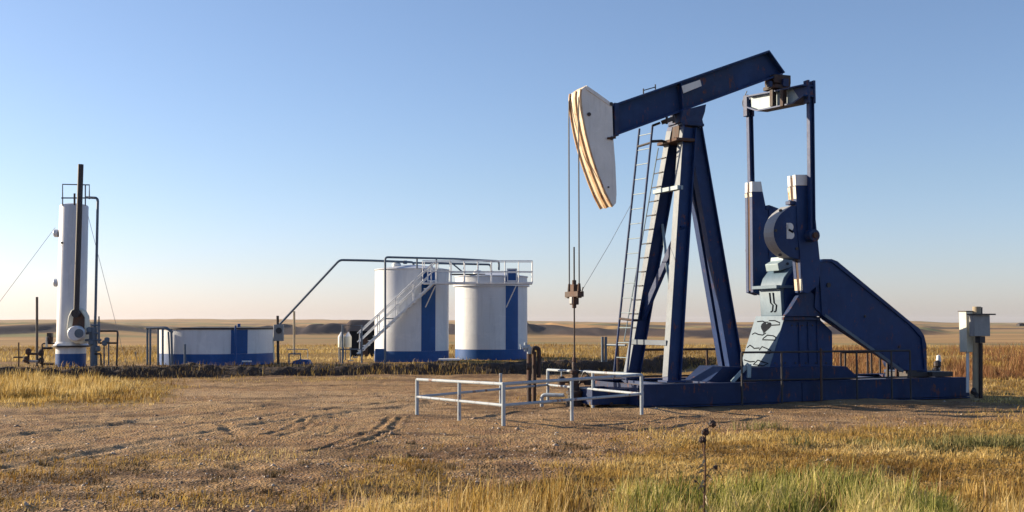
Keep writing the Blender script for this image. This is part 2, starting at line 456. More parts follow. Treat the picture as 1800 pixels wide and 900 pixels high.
def build_berm():
    # ridge of dark earth thrown up round the tank battery
    pts = [(-34, 36.5), (-24, 37.5), (-17.6, 38.6), (-12, 40.4), (-6, 41.4), (0, 42.2), (2.2, 42.6), (5.5, 44.5), (9, 50), (12, 58)]
    hh = [.35, .38, .36, .36, .36, .36, .5, .55, .3, .15]
    n = 900; K = 26
    P = np.array(pts); s = np.concatenate([[0], np.cumsum(np.hypot(*np.diff(P, axis=0).T))])
    t = np.linspace(0, s[-1], n)
    cx = np.interp(t, s, P[:, 0]); cy = np.interp(t, s, P[:, 1]); ch = np.interp(t, s, hh)
    k = np.linspace(-1, 1, K)
    KK, TT = np.meshgrid(k, t)
    Xb = cx[:, None] + KK * .1; Yb = cy[:, None] + KK * 1.15 + fbm(TT * .35, TT * 0, 2, 4) * .35
    prof = np.where(KK < 0, ss(-1.0, -.15, KK), 1 - ss(.05, 1, KK))
    Z = prof * ch[:, None] * (1 + .3 * fbm(TT * .6, KK * 1.0, 3, 7)) + fbm(Xb * 2.6, Yb * 2.6, 4, 6) * .12 * prof - .06 * (1 - prof) - .03
    vs = np.stack([Xb, Yb, Z], -1).reshape(-1, 3)
    fs = [(i * K + j, (i + 1) * K + j, (i + 1) * K + j + 1, i * K + j + 1) for i in range(n - 1) for j in range(K - 1)]
    me = bpy.data.meshes.new('earth_berm'); me.from_pydata(vs.tolist(), [], fs); me.materials.append(soil_mat())
    me.polygons.foreach_set('use_smooth', [True] * len(me.polygons))
    o = bpy.data.objects.new('earth_berm', me); C.objects.link(o)
    tag(o, 'low dark earth berm running in front of the tanks', 'earth berm', kind='structure')
    return cx, cy, ch
BX, BY, BH = build_berm()

# ------------------------------------------------------------------ blades
def blades(name, X, Y, H, Wd, mat, label, tint=None, lean=.35, z=None, cat='grass'):
    n = len(X)
    Z = ground_z(X, Y) if z is None else z
    base = np.stack([X, Y, Z - .01], -1)
    a = rng.uniform(0, 2 * np.pi, n); wv = np.stack([np.cos(a), np.sin(a), np.zeros(n)], -1) * (Wd / 2)[:, None]
    la = rng.uniform(0, 2 * np.pi, n); lm = rng.uniform(.1, 1, n) * lean
    ld = np.stack([np.cos(la) * lm + .08, np.sin(la) * lm, np.zeros(n)], -1) * H[:, None]
    up = np.zeros((n, 3)); up[:, 2] = H
    mid = base + ld * .3 + up * .55
    tip = base + ld + up * (1 - lm * .25)[:, None]
    vs = np.stack([base - wv, base + wv, mid - wv * .8, mid + wv * .8, tip], 1).reshape(-1, 3)
    i = np.arange(n) * 5
    q = np.stack([i, i + 1, i + 3, i + 2], -1); t = np.stack([i + 2, i + 3, i + 4], -1)
    me = bpy.data.meshes.new(name)
    me.vertices.add(len(vs)); me.vertices.foreach_set('co', vs.ravel())
    me.loops.add(n * 7); me.loops.foreach_set('vertex_index', np.concatenate([q.ravel(), t.ravel()]).astype(np.int32))
    me.polygons.add(n * 2); me.polygons.foreach_set('loop_start', np.concatenate([np.arange(n) * 4, n * 4 + np.arange(n) * 3]).astype(np.int32))
    me.update(calc_edges=True)
    ti = np.clip(rng.uniform(0, 1, n) if tint is None else tint, 0, 1)
    at = me.attributes.new('tint', 'FLOAT', 'POINT'); at.data.foreach_set('value', np.repeat(ti, 5).astype(np.float32))
    me.materials.append(mat)
    o = bpy.data.objects.new(name, me); C.objects.link(o)
    tag(o, label, cat, kind='stuff'); return o
def scatter_px(n, x0, x1, y0, y1, dens):
    """random ground spots inside a patch (given by the patch's corners as seen), kept by a density function"""
    X = []; Y = []
    while sum(len(a) for a in X) < n:
        px = rng.uniform(x0, x1, n); py = rng.uniform(y0, y1, n)
        Yy = F * EYE / (py - 566); Xx = (px - 900) / F * Yy
        k = rng.uniform(0, 1, n) < dens(Xx, Yy, px, py)
        X.append(Xx[k]); Y.append(Yy[k])
        if len(X) > 60: break
    return np.concatenate(X)[:n], np.concatenate(Y)[:n]
GOLD = [(.16, .085, .02), (.38, .235, .055), (.54, .37, .11), (.68, .53, .24)]
GREEN = [(.06, .075, .015), (.17, .19, .035), (.38, .36, .085), (.66, .54, .22)]
mg = blade_mat('golden_grass_blades', GOLD); mgr = blade_mat('green_grass_blades', GREEN)
mrd = blade_mat('russet_brush', [(.06, .025, .015), (.20, .085, .035), (.30, .145, .055), (.38, .25, .10)])
mdk = blade_mat('dark_weeds', [(.02, .016, .01), (.05, .035, .02), (.10, .07, .035), (.20, .14, .06)])

def in_base(X, Y):
    dx = X - O.x; dy = Y - O.y
    u = dx * U.x + dy * U.y; v = dx * V.x + dy * V.y
    return (u > -1.4) & (u < 10.2) & (np.abs(v) < 1.7)

# short dry turf everywhere the ground is grassy in front
X, Y = scatter_px(95000, -250, 2050, 655, 960, lambda X, Y, px, py: np.clip(grass_mask(X, Y) * 1.1 - .12, 0, 1) * ss(-.55, .35, fbm(X * 2.6, Y * 2.6, 3, 77) + .15) * (~in_base(X, Y)))
H = rng.uniform(.03, .10, len(X)) * (1 + .6 * fbm(X * .8, Y * .8, 2, 5)) * (1 + .6 * ss(14, 30, Y))
blades('dry_grass', X, Y, H, rng.uniform(.006, .014, len(X)) * (1 + .5 * ss(14, 30, Y)), mg, 'short dry tawny grass patchy over the foreground dirt', lean=.9,
       tint=.40 + .8 * fbm(X * .6, Y * .6, 3, 78) + rng.normal(0, .2, len(X)))
# tall golden grass along the bottom
def dg(X, Y, px, py):
    top = np.interp(px, [540, 640, 800, 960, 1100, 1200, 1640, 1700, 1850], [950, 915, 890, 872, 885, 905, 900, 862, 850]) + 22 * fbm(X * 2, Y * 2, 3, 31)
    return ss(-10, 14, py - top) * ss(-.6, .2, fbm(X * 3, Y * 3, 2, 32) + .3)
X, Y = scatter_px(26000, 520, 2000, 845, 1010, dg)
px_, _ = pxy(X, Y)
H = rng.uniform(.06, .35, len(X)) * np.interp(px_, [560, 800, 1100, 1250, 1600, 1700, 1850], [.7, 1.0, .95, .5, .5, .7, .8]) * np.clip(1 + 1.2 * fbm(X * 2.2, Y * 2.2, 3, 35), .2, 1.7)
blades('golden_grass', X, Y, H, rng.uniform(.006, .013, len(X)), mg, 'tall golden dry grass along the bottom edge of the view', lean=.35,
       tint=.55 + .8 * fbm(X * 1.8, Y * 1.8, 3, 79) + rng.normal(0, .26, len(X)))
k = 420; sx_ = rng.uniform(560, 1800, k); sy_ = rng.uniform(870, 985, k); Yk = F * EYE / (sy_ - 566); Xk = (sx_ - 900) / F * Yk
blades('seed_stalks', Xk, Yk, rng.uniform(.25, .52, k), rng.uniform(.008, .013, k), blade_mat('seed_stalk', [(.20, .10, .04), (.42, .26, .11), (.66, .50, .27)]), 'thin dry seed stalks poking above the foreground grass', lean=.55)
# green grass
def dgr(X, Y, px, py):
    top = np.interp(px, [1040, 1120, 1250, 1400, 1500, 1600, 1660], [915, 888, 870, 856, 858, 872, 915]) + 34 * fbm(X * 2.5, Y * 2.5, 3, 41)
    return ss(-8, 12, py - top) * ss(-.5, .2, fbm(X * 2.5, Y * 2.5, 3, 42) + .22)
X, Y = scatter_px(34000, 1040, 1670, 845, 1010, dgr)
H = rng.uniform(.06, .33, len(X)) * np.clip(.9 + 1.3 * fbm(X * 2.6, Y * 2.6, 3, 45), .2, 1.6)
blades('green_grass', X, Y, H, rng.uniform(.007, .014, len(X)), mgr, 'tufty green grass growing in the right foreground', lean=.45,
       tint=.52 + 1.0 * fbm(X * 2.2, Y * 2.2, 3, 46) + rng.normal(0, .26, len(X)))
# left golden clump
X, Y = scatter_px(15000, -120, 350, 662, 708, lambda X, Y, px, py: ss(360, 120, px) * ss(-.5, .1, fbm(X * .8, Y * .8, 3, 51) + .2) * ss(720, 700, py + .06 * px))
H = rng.uniform(.08, .55, len(X)) * np.interp(pxy(X, Y)[0], [0, 150, 230, 350], [.7, .6, .28, .15]) * np.clip(.85 + 1.5 * fbm(X * .9, Y * .9, 3, 52), .15, 1.6)
blades('straw_grass', X, Y, H, rng.uniform(.010, .02, len(X)), mg, 'stand of straw coloured grass at the left below the berm', lean=.3, tint=.6 + .7 * fbm(X * .8, Y * .8, 3, 53) + rng.normal(0, .25, len(X)))
# berm weeds
k = rng.integers(0, len(BX), 9000); X = BX[k] + rng.normal(0, .1, 9000); Y = BY[k] + rng.uniform(-1.1, .9, 9000)
X = np.concatenate([X]); H = rng.uniform(.06, .26, 9000)
zz = BH[k] * np.clip(1 - np.abs(Y - BY[k]) / 1.1, 0, 1)
blades('berm_weeds', X, Y, H, rng.uniform(.012, .03, 9000), mdk, 'dark scrubby weeds covering the earth berm', lean=.8, z=zz, cat='weeds')
k = rng.integers(0, len(BX), 3500); k = k[fbm(BX[k] * .5, BY[k] * .5, 3, 97) > .02]; X = BX[k] + rng.normal(0, .2, len(k)); Y = BY[k] + rng.uniform(-1.5, .2, len(k))
blades('berm_grass', X, Y, rng.uniform(.06, .3, len(k)), rng.uniform(.01, .022, len(k)), mg, 'tufts of straw grass straggling over the earth berm', lean=.6, z=BH[k] * np.clip(1 - np.abs(Y - BY[k]) / 1.1, 0, 1), tint=.45 + rng.normal(0, .25, len(k)))
# prairie behind the berm and pump
def db(X, Y, px, py): return (ss(930, 1000, px) + (py < 636)) * (~in_base(X, Y)) * ss(-.6, .1, fbm(X * .25, Y * .25, 3, 61) + .2)
X, Y = scatter_px(32000, -150, 1960, 597, 650, db)
H = rng.uniform(.06, .26, len(X)) * np.clip(.9 + 1.4 * fbm(X * .3, Y * .3, 3, 62), .2, 1.6)
blades('prairie_grass', X, Y, H, rng.uniform(.02, .05, len(X)), mg, 'golden prairie grass behind the tanks and the pump', lean=.5, tint=.38 + .9 * fbm(X * .1, Y * .1, 3, 63) + rng.normal(0, .18, len(X)))
# russet brush
def dr(X, Y, px, py): return np.maximum(ss(1640, 1700, px), ss(1440, 1470, px) * ss(1620, 1590, px)) * ss(-.5, .1, fbm(X * .5, Y * .5, 3, 65) + .25) * (~in_base(X, Y)) * ss(1e3, 1.1, Y)
X, Y = scatter_px(30000, 1440, 2050, 606, 668, dr)
H = rng.uniform(.08, .48, len(X)) * np.clip(.7 + 2.0 * fbm(X * .45, Y * .45, 3, 66), .15, 1.8)
blades('russet_brush', X, Y, H, rng.uniform(.012, .03, len(X)), mrd, 'reddish brown dry brush standing beyond the right end of the pump', lean=.45, tint=.5 + .5 * fbm(X * .4, Y * .4, 3, 67) + rng.normal(0, .2, len(X)), cat='brush')
# green-brown scrub clump at right and small dark tufts
cl = [(1668, 790, .3, 300), (1700, 782, .22, 200), (1735, 787, .35, 420), (1778, 778, .3, 330), (1800, 786, .3, 300), (1720, 792, .8, 260), (1650, 794, .2, 120), (1590, 790, .12, 60), (1520, 786, .14, 90), (1410, 788, .12, 60), (1335, 757, .25, 120), (970, 862, .2, 60)]
Xs, Ys, Hs = [], [], []
for (x, y, rad, n) in cl:
    p = G(x, y)
    Xs.append(p.x + rng.normal(0, rad, n)); Ys.append(p.y + rng.normal(0, rad * .6, n)); Hs.append(rng.uniform(.05, .24, n) * rng.uniform(.8, 1.25))
X = np.concatenate(Xs); Y = np.concatenate(Ys); H = np.concatenate(Hs)
mcl = blade_mat('olive_scrub_blades', [(.05, .045, .016), (.14, .14, .045), (.24, .22, .08), (.40, .33, .14)])
blades('olive_scrub', X, Y, H, rng.uniform(.008, .018, len(X)), mcl, 'low olive green scrub tufts at the right of the clearing', lean=.7, cat='scrub')

tx = rng.uniform(-100, 1150, 120); ty = rng.uniform(770, 915, 120)
Xs, Ys, Hs, Ts = [], [], [], []
for x_, y_ in zip(tx, ty):
    p_ = G(x_, y_); k_ = rng.integers(20, 70); rad = rng.uniform(.04, .14)
    Xs.append(p_.x + rng.normal(0, rad, k_)); Ys.append(p_.y + rng.normal(0, rad, k_)); Hs.append(rng.uniform(.02, .10, k_)); Ts.append(np.full(k_, rng.uniform(.1, .9)) + rng.normal(0, .15, k_))
X = np.concatenate(Xs); Y = np.concatenate(Ys)
blades('dry_tufts', X, Y, np.concatenate(Hs), rng.uniform(.006, .014, len(X)), mdk, 'small dark withered tufts dotted over the left foreground dirt', tint=np.concatenate(Ts), lean=1.0, cat='tufts')

# pebbles
def pebbles():
    n = 11000
    X, Y = scatter_px(n, -200, 1900, 690, 930, lambda X, Y, px, py: (1 - .8 * grass_mask(X, Y)) * (~in_base(X, Y)) * ss(-.6, .4, fbm(X, Y, 3, 91) + .1))
    n = len(X); Z = ground_z(X, Y)
    ico = np.array([[1, 0, 0], [-1, 0, 0], [0, 1, 0], [0, -1, 0], [0, 0, 1], [0, 0, -1]], float)
    s = rng.lognormal(-4.6, .55, n)[:, None, None]
    P = ico[None] * s * rng.uniform(.6, 1.3, (n, 6, 1)) * np.array([1, 1, .65])
    P = P + np.stack([X, Y, Z], -1)[:, None, :]
    f = np.array([[0, 2, 4], [2, 1, 4], [1, 3, 4], [3, 0, 4], [2, 0, 5], [1, 2, 5], [3, 1, 5], [0, 3, 5]])
    F_ = (f[None] + (np.arange(n) * 6)[:, None, None]).reshape(-1, 3)
    me = bpy.data.meshes.new('gravel')
    me.vertices.add(n * 6); me.vertices.foreach_set('co', P.ravel())
    me.loops.add(F_.size); me.loops.foreach_set('vertex_index', F_.ravel().astype(np.int32))
    me.polygons.add(len(F_)); me.polygons.foreach_set('loop_start', (np.arange(len(F_)) * 3).astype(np.int32))
    me.update(calc_edges=True)
    at = me.attributes.new('tint', 'FLOAT', 'POINT'); at.data.foreach_set('value', np.repeat(rng.uniform(0, 1, n), 6).astype(np.float32))
    m = blade_mat('gravel_stone', [(.09, .06, .045), (.24, .17, .12), (.36, .27, .2), (.5, .42, .34)], trans=0)
    me.materials.append(m); o = bpy.data.objects.new('gravel', me); C.objects.link(o)
    tag(o, 'loose gravel stones scattered on the dirt pad', 'gravel', kind='stuff')
pebbles()

# ================================================================== PUMPJACK
pump = thing('pumpjack', O, 'large navy blue oil pumpjack with white horse head, standing on its long steel skid', 'pumpjack', rz=TH, local=True)
BT = .50     # skid top
BW = 1.35
# skid
def uw(u, v, w): return Vector((u, v, w))
u_end = L(1705, 697, -BW).x
skid = MB(); skid.box(((u_end + .05) / 2 + .05, 0, .27), (u_end - .5, 2 * BW - .5, .30)); skid = skid.build('skid', M['dusty'], pump, bevel=.01)
for v in (-BW + .12, BW - .12):
    b = MB().ibeam(uw(0, v, BT / 2 - .01), uw(u_end, v, BT / 2 - .01), (0, 1, 0), .24, BT + .02, .03)
    sg = -1 if v < 0 else 1
    seams = [0] + [L(x, 690, -BW).x for x in (1303, 1410, 1567)] + [u_end]
    for a_, b_ in zip(seams, seams[1:]): b.box(((a_ + b_) / 2, v + sg * .106, BT / 2), (b_ - a_ - .02, .02, BT - .05))
    b.build('side_beam', M['navy_base'], skid, bevel=.004)
for uu in (.02, u_end - .02):
    MB().box((uu, 0, BT / 2), (.04, 2 * BW - .5, BT - .04)).build('end_plate', M['navy_base'], skid)
for k in range(7):
    uu = .8 + k * 1.3
    MB().box((uu, 0, BT - .06), (.18, 2 * BW - .48, .1)).build('cross_member', M['navy_worn'], skid)
MB().box((-.45, 0, .19), (.86, 1.2, .26)).box((-.45, -.62, .2), (.9, .06, .34)).box((-.45, .62, .2), (.9, .06, .34)).box((-.91, 0, .2), (.04, 1.3, .34)).build('skid_nose', M['navy_base'], skid, bevel=.006)

# samson post
def leg(a, b, w, d, mat='navy', pale=True):
    m = MB().ibeam(a, b, (0, 1, 0), w, d, .028)
    m.box(Vector(a) + Vector((0, 0, .02)), (.5, w + .2, .04))
    o = m.build('post_leg', M[mat], pump, bevel=.004)
    if not pale: return o
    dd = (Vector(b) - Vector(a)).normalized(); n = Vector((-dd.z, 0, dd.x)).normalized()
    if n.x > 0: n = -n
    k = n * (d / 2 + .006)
    MB().bar(Vector(a) + k + dd * .1, Vector(b) + k - dd * .1, (0, 1, 0), w + .004, .008).build('front_flange', M['flange'], o)  # thin overlay that colours the sunlit side of the leg pale
    return o
nl0 = L(1181, 672, -.85); nl0.z = BT + .02
fl0 = L(1110, 660, 1.1); fl0.z = BT + .02
nl1 = L(1209, 224, -.24); fl1 = L(1188, 226, .24)
leg(nl0, nl1, .24, .36); leg(fl0, fl1, .24, .34)
r0 = L(1294, 668, -.12); r0.z = BT + .1; r1 = L(1219, 224, -.12)
leg(r0, r1, .2, .40, pale=False)
ra = r0.copy(); ra.y = .20; rb = r1.copy(); rb.y = .20; leg(ra, rb, .2, .40, pale=False)
def lerp(a, b, t): return Vector(a) * (1 - t) + Vector(b) * t
def at_w(a, b, w): return lerp(a, b, (w - a.z) / (b.z - a.z))
# braces between the front legs
w_ = L(1140, 602, 0).z
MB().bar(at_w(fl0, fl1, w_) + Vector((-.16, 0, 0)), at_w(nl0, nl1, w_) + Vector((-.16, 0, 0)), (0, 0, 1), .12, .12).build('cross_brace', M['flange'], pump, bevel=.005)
w2 = L(1170, 333, 0).z
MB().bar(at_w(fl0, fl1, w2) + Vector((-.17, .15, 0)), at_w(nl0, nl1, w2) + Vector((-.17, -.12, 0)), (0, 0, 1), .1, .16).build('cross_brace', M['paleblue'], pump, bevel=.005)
MB().bar(at_w(fl0, fl1, L(1130, 560, 1).z), at_w(nl0, nl1, L(1190, 395, -.6).z), (0, 0, 1), .15, .12).build('diagonal_brace', M['navy'], pump, bevel=.005)
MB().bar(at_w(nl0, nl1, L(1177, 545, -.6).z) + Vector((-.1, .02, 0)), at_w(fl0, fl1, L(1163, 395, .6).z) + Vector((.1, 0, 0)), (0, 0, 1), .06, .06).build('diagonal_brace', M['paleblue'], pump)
w3 = L(1190, 250, 0).z
MB().box(lerp(at_w(fl0, fl1, w3), at_w(nl0, nl1, w3), .5) + Vector((-.12, 0, 0)), (.5, .95, .07)).build('top_plate', M['rust'], pump, bevel=.006)
# saddle bearing
sb = L(1203, 206, 0)
m = MB(); m.box(sb + Vector((.05, 0, -.22)), (.62, .66, .07))
m.prism([sb + Vector((x, -.3, z)) for x, z in ((-.30, -.2), (.36, -.2), (.33, -.08), (.40, .10), (.44, .30), (-.22, .10), (-.26, -.04))], (0, .6, 0))
for a in (-.25, .25):
    for b_ in (-.22, .22): m.tube([sb + Vector((a + .04, b_, -.3)), sb + Vector((a + .04, b_, .12))], .035, 8)
m.build('saddle_bearing', M['navy_worn'], pump, bevel=.015)
m = MB(); m.prism([sb + Vector((x, -.20, z)) for x, z in ((-.26, -.24), (.1, -.24), (.08, -.62), (-.3, -.66))], (0, .4, 0)); m.build('saddle_mount', M['rust'], pump, bevel=.01)
m = MB(); m.bar(L(1168, 214, -.2), L(1178, 210, -.2), (0, 1, 0), .3, .1); m.tube([L(1172, 205, -.25), L(1172, 218, -.25)], .03); m.tube([L(1184, 203, -.25), L(1184, 216, -.25)], .03)
m.build('bearing_bolts', M['dark'], pump)
# walking beam
tl, tr = (1076, 184), (1352, 88); bl, br = (1076, 241), (1381, 129)
vf = .19
def bp(x, y): p = L(x, y, -vf); return Vector((p.x, 0, p.z))
TL, TR, BR, BL = bp(*tl), bp(*tr), bp(*br), bp(*bl)
wb = MB(); wb.prism([p + Vector((0, -.015, 0)) for p in (TL, TR, BR, BL)], (0, .03, 0))
dn = (BL - TL).normalized()
def flange(a, b, inward, t=.045):
    n = Vector(inward).normalized() * t
    return MB().prism([a + Vector((0, -vf, 0)), b + Vector((0, -vf, 0)), b + n + Vector((0, -vf, 0)), a + n + Vector((0, -vf, 0))], (0, 2 * vf, 0))
perp = Vector((-(TR - TL).z, 0, (TR - TL).x)).normalized()
wbo = wb.build('walking_beam', M['navy'], pump)
flange(TL, TR, -perp).build('top_flange', M['navy'], wbo, bevel=.004)
flange(BL, lerp(BL, BR, .985), perp).build('bottom_flange', M['navy'], wbo, bevel=.004)
def stiff(t, th=.03):
    a = lerp(TL, TR, t); b = lerp(BL, BR, t * .94)
    return MB().bar(a - perp * .04, b + perp * .04, (0, 1, 0), 2 * vf - .03, th)
for t in (.425,): stiff(t).build('web_stiffener', M['navy'], wbo)
MB().bar(TR - perp * .01, BR + Vector((-.02, 0, .02)), (0, 1, 0), 2 * vf - .01, .03).build('tail_plate', M['navy'], wbo)
# doubler plate along the web at the saddle, name plate
MB().prism([bp(1195, 150), bp(1292, 116), bp(1300, 158), bp(1204, 192)], (0, -.05, 0)).build('web_doubler', M['navy_worn'], wbo)
pl = [L(x, y, -.13) for x, y in ((1196, 152), (1228, 141), (1231, 152), (1199, 165))]
MB().prism([p_ + Vector((0, -.05, 0)) for p_ in pl], (0, -.02, 0)).build('name_plate', M['white'], wbo, bevel=.003)
# rust streaks as bolts, clips on top
for x in (1131, 1152):
    p = L(x, 163 - (x - 1131) * .35, -.1); MB().tube([p + Vector((0, 0, -.02)), p + Vector((0, 0, .1))], .018, 6).build('lug', M['dark'], wbo)
MB().tube([L(1131, 159, -.1), L(1152, 153, -.1)], .012, 6).build('lug_bar', M['dark'], wbo)

# horse head
near_edge = [(1031, 150), (1022, 157), (1021, 172), (1024, 200), (1030, 233), (1039, 268), (1050, 302), (1062, 333), (1072, 354), (1077, 363)]
hd_out = near_edge + [(1083, 357), (1084, 340), (1082, 290), (1078, 240), (1076, 182), (1050, 163)]
HV = .3
hh = MB().prism([L(x, y, -HV) for x, y in hd_out], (0, .035, 0)).build('horse_head', M['white'], pump, bevel=.006)
pts2 = [L(x, y, -HV) for x, y in hd_out]
MB().prism([p + Vector((0, 2 * HV - .035, 0)) for p in pts2], (0, .035, 0)).build('side_plate', M['white'], hh, bevel=.006)
# curved face: web plus outer rims and wireline grooves
fc = [L(x, y, -HV) for x, y in near_edge[1:]]
def smooth_path(P, n=40):
    P = [Vector(p) for p in P]; out = []
    for i in range(len(P) - 1):
        p0 = P[max(i - 1, 0)]; p1 = P[i]; p2 = P[i + 1]; p3 = P[min(i + 2, len(P) - 1)]
        for q in range(5):
            t = q / 5
            out.append(.5 * ((2 * p1) + (p2 - p0) * t + (2 * p0 - 5 * p1 + 4 * p2 - p3) * t * t + (3 * p1 - p0 - 3 * p2 + p3) * t ** 3))
    out.append(P[-1]); return out
fs_ = smooth_path(fc)
def strip(path, v0, v1, out, thick):
    vs = []; m = MB(); n = len(path)
    for i, p in enumerate(path):
        t = (path[min(i + 1, n - 1)] - path[max(i - 1, 0)]); nr = Vector((t.z, 0, -t.x)).normalized()
        if nr.x > 0: nr = -nr
        a = Vector((p.x, 0, p.z)) + nr * out; b = a - nr * thick
        vs += [a + Vector((0, v0, 0)), a + Vector((0, v1, 0)), b + Vector((0, v1, 0)), b + Vector((0, v0, 0))]
    fs = [(4 * i + k, 4 * i + (k + 1) % 4, 4 * i + 4 + (k + 1) % 4, 4 * i + 4 + k) for i in range(n - 1) for k in range(4)]
    fs += [(0, 1, 2, 3), (4 * n - 1, 4 * n - 2, 4 * n - 3, 4 * n - 4)]
    return m.add(vs, fs)
strip(fs_, -HV + .003, HV - .003, -.005, .04).build('curved_face', M['headface'], hh)
for v0 in (-HV - .015, HV - .02, -.05):
    strip(fs_, v0, v0 + .035 if v0 != -.05 else .05, .035, .045).build('face_rim', M['rustedge'], hh)
MB().prism([L(x, y, -HV - .02) for x, y in ((1050, 163), (1031, 150), (1031, 157), (1050, 170), (1076, 188), (1076, 182))], (0, .02, 0)).build('edge_strip', M['white'], hh)
top = MB().prism([L(1031, 150, -HV + .035), L(1076, 182, -HV + .035), L(1076, 184, -HV + .035), L(1031, 153, -HV + .035)], (0, 2 * HV - .07, 0)); top.build('top_cover', M['white'], hh)
top = MB().prism([L(1031, 150, -HV + .035), L(1022, 157, -HV + .035), L(1022, 160, -HV + .035), L(1031, 153, -HV + .035)], (0, 2 * HV - .07, 0)); top.build('nose_cover', M['headface'], hh)
for x, y in ((1035, 201), (1074, 183), (1075, 243), (1069, 329)):
    p = L(x, y, -HV); MB().tube([p + Vector((0, .01, 0)), p + Vector((0, -.03, 0))], .045 if x != 1069 else .02, 12).build('bolt', M['dark'], hh)
MB().tube([L(1068, 243, -HV - .03), L(1082, 242, -HV - .03)], .025, 8).build('hinge_pin', M['rust'], hh)
MB().box(L(1077, 212, 0), (.12, .42, .78)).build('head_seat', M['navy_worn'], hh, bevel=.01)
# bridle
bu = min(p.x for p in fs_) - .045
for v in (-.27, .27):
    z1 = L(1005, 512, 0).z
    zt = L(1015, 172, -.27).z
    path = [Vector((bu, v, z1)), Vector((bu, v, zt - .5)), Vector((bu + .005, v, zt)), Vector((bu + .05, v, zt + .12)), Vector((bu + .16, v, zt + .18))]
    MB().tube(path, .017, 8).build('bridle_cable', M['cable'], pump)
zc = L(1005, 515, 0).z
m = MB(); m.box((bu, 0, zc - .03), (.16, .72, .13)); m.box((bu, 0, zc + .1), (.12, .2, .2)); m.box((bu, 0, zc - .18), (.14, .22, .18))
for v in (-.27, .27):
    m.tube([(bu, v, zc - .12), (bu, v, zc + .22)], [.06, .03], 10)
m.tube([(bu, 0, zc - .35), (bu, 0, zc + .3)], .05, 10)
cb = m.build('carrier_bar', M['rust'], pump, bevel=.012)
MB().box((bu - .07, 0, zc - .17), (.05, .14, .16)).build('rod_clamp', M['steel'], cb, bevel=.01)
MB().tube([(bu, .27, zc - .08), (bu, .5, zc - .1)], .012, 6).build('clip', M['guy'], cb)
MB().tube([(bu, -.3, zc), (bu, -.42, zc + .03), (bu, -.48, zc + .12)], .015, 6).build('hook', M['cable'], cb)
MB().tube([(bu, 0, .9), (bu, 0, L(1005, 434, 0).z)], .019, 8).build('polished_rod', M['darkrust'], pump)
wl = L(1005, 510, 0)
MB().tube([(bu, -.35, zc), L(1072, 428, .3), L(1110, 358, .9)], .006, 5).build('load_cable', M['guy'], pump)

# equalizer and pitman arms
UE = 4.55
eq = [(1320, 170), (1358, 163), (1420, 150), (1421, 168), (1402, 182), (1338, 195), (1321, 189)]
P_ = [LU(x, y, UE) for x, y in eq]
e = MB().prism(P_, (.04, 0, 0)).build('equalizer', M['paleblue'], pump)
def ring_flange(a, b, w=.34):
    return MB().bar(a + Vector((.02, 0, 0)), b + Vector((.02, 0, 0)), (1, 0, 0), w, .035)
for i in range(len(P_)):
    if i in (2, 6): continue
    ring_flange(P_[i], P_[(i + 1) % len(P_)]).build('flange', M['navy'], e)
pe = LU(1413, 156, UE); 
MB().prism([LU(x, y, UE - .012) for x, y in ((1395, 157), (1421, 151), (1421, 168), (1408, 176))], (-.02, 0, 0)).build('gusset', M['navy'], e)
for x in (1359, 1377):
    MB().bar(LU(x, 158, UE - .12), LU(x, 187, UE - .12), (0, 1, 0), .13, .12).build('strap', M['darkrust'], e, bevel=.008)
# equalizer bearing
eb = L(1367, 143, 0)
m = MB(); m.box(eb + Vector((0, 0, .02)), (.5, .42, .22)); m.tube([eb + Vector((-.3, 0, -.08)), eb + Vector((.3, 0, -.08))], .13, 16)
m.box(eb + Vector((-.1, 0, -.18)), (.34, .5, .1))
m.build('equalizer_bearing', M['darkrust'], pump, bevel=.012)
MB().box(L(1379, 146, -.22), (.16, .14, .2)).build('bearing_cap', M['navy_worn'], pump, bevel=.01); MB().box(L(1353, 148, -.22), (.1, .1, .14)).build('bearing_cap', M['navy_worn'], pump, bevel=.01)
PV = 1.26
near_p = (L(1424, 142, -PV), L(1427, 414, -PV)); far_p = (L(1317, 168, PV), L(1323, 440, PV))
for (a, b), s in ((near_p, -1), (far_p, 1)):
    a = Vector(a); b = Vector(b)
    pm = MB().ibeam(a + Vector((0, 0, -.1)), b, (0, 1, 0), .13, .14, .025).build('pitman_arm', M['navy'], pump, bevel=.004)
    q = MB()
    for dx in (-.085, .085): q.box(a + Vector((dx - .02, 0, -.28)), (.06, .18, .56))
    q.box(a + Vector((-.02, 0, -.3)), (.2, .14, .2))
    q.build('top_yoke', M['navy_worn'], pm, bevel=.01)
    MB().tube([b + Vector((0, -.12, 0)), b + Vector((0, .12, 0))], .15, 20).build('wrist_pin_bearing', M['navy_worn'], pm, bevel=.01)
    MB().tube([b + Vector((0, s * .115, 0)), b + Vector((0, s * .17, 0))], .07, 12).build('wrist_pin', M['rust'], pm)
MB().tube([LU(1313, 160, UE), LU(1305, 178, UE), LU(1306, 189, UE), LU(1312, 192, UE)], .012, 6, smooth_bend=.1).build('grease_hose', M['cable'], e)

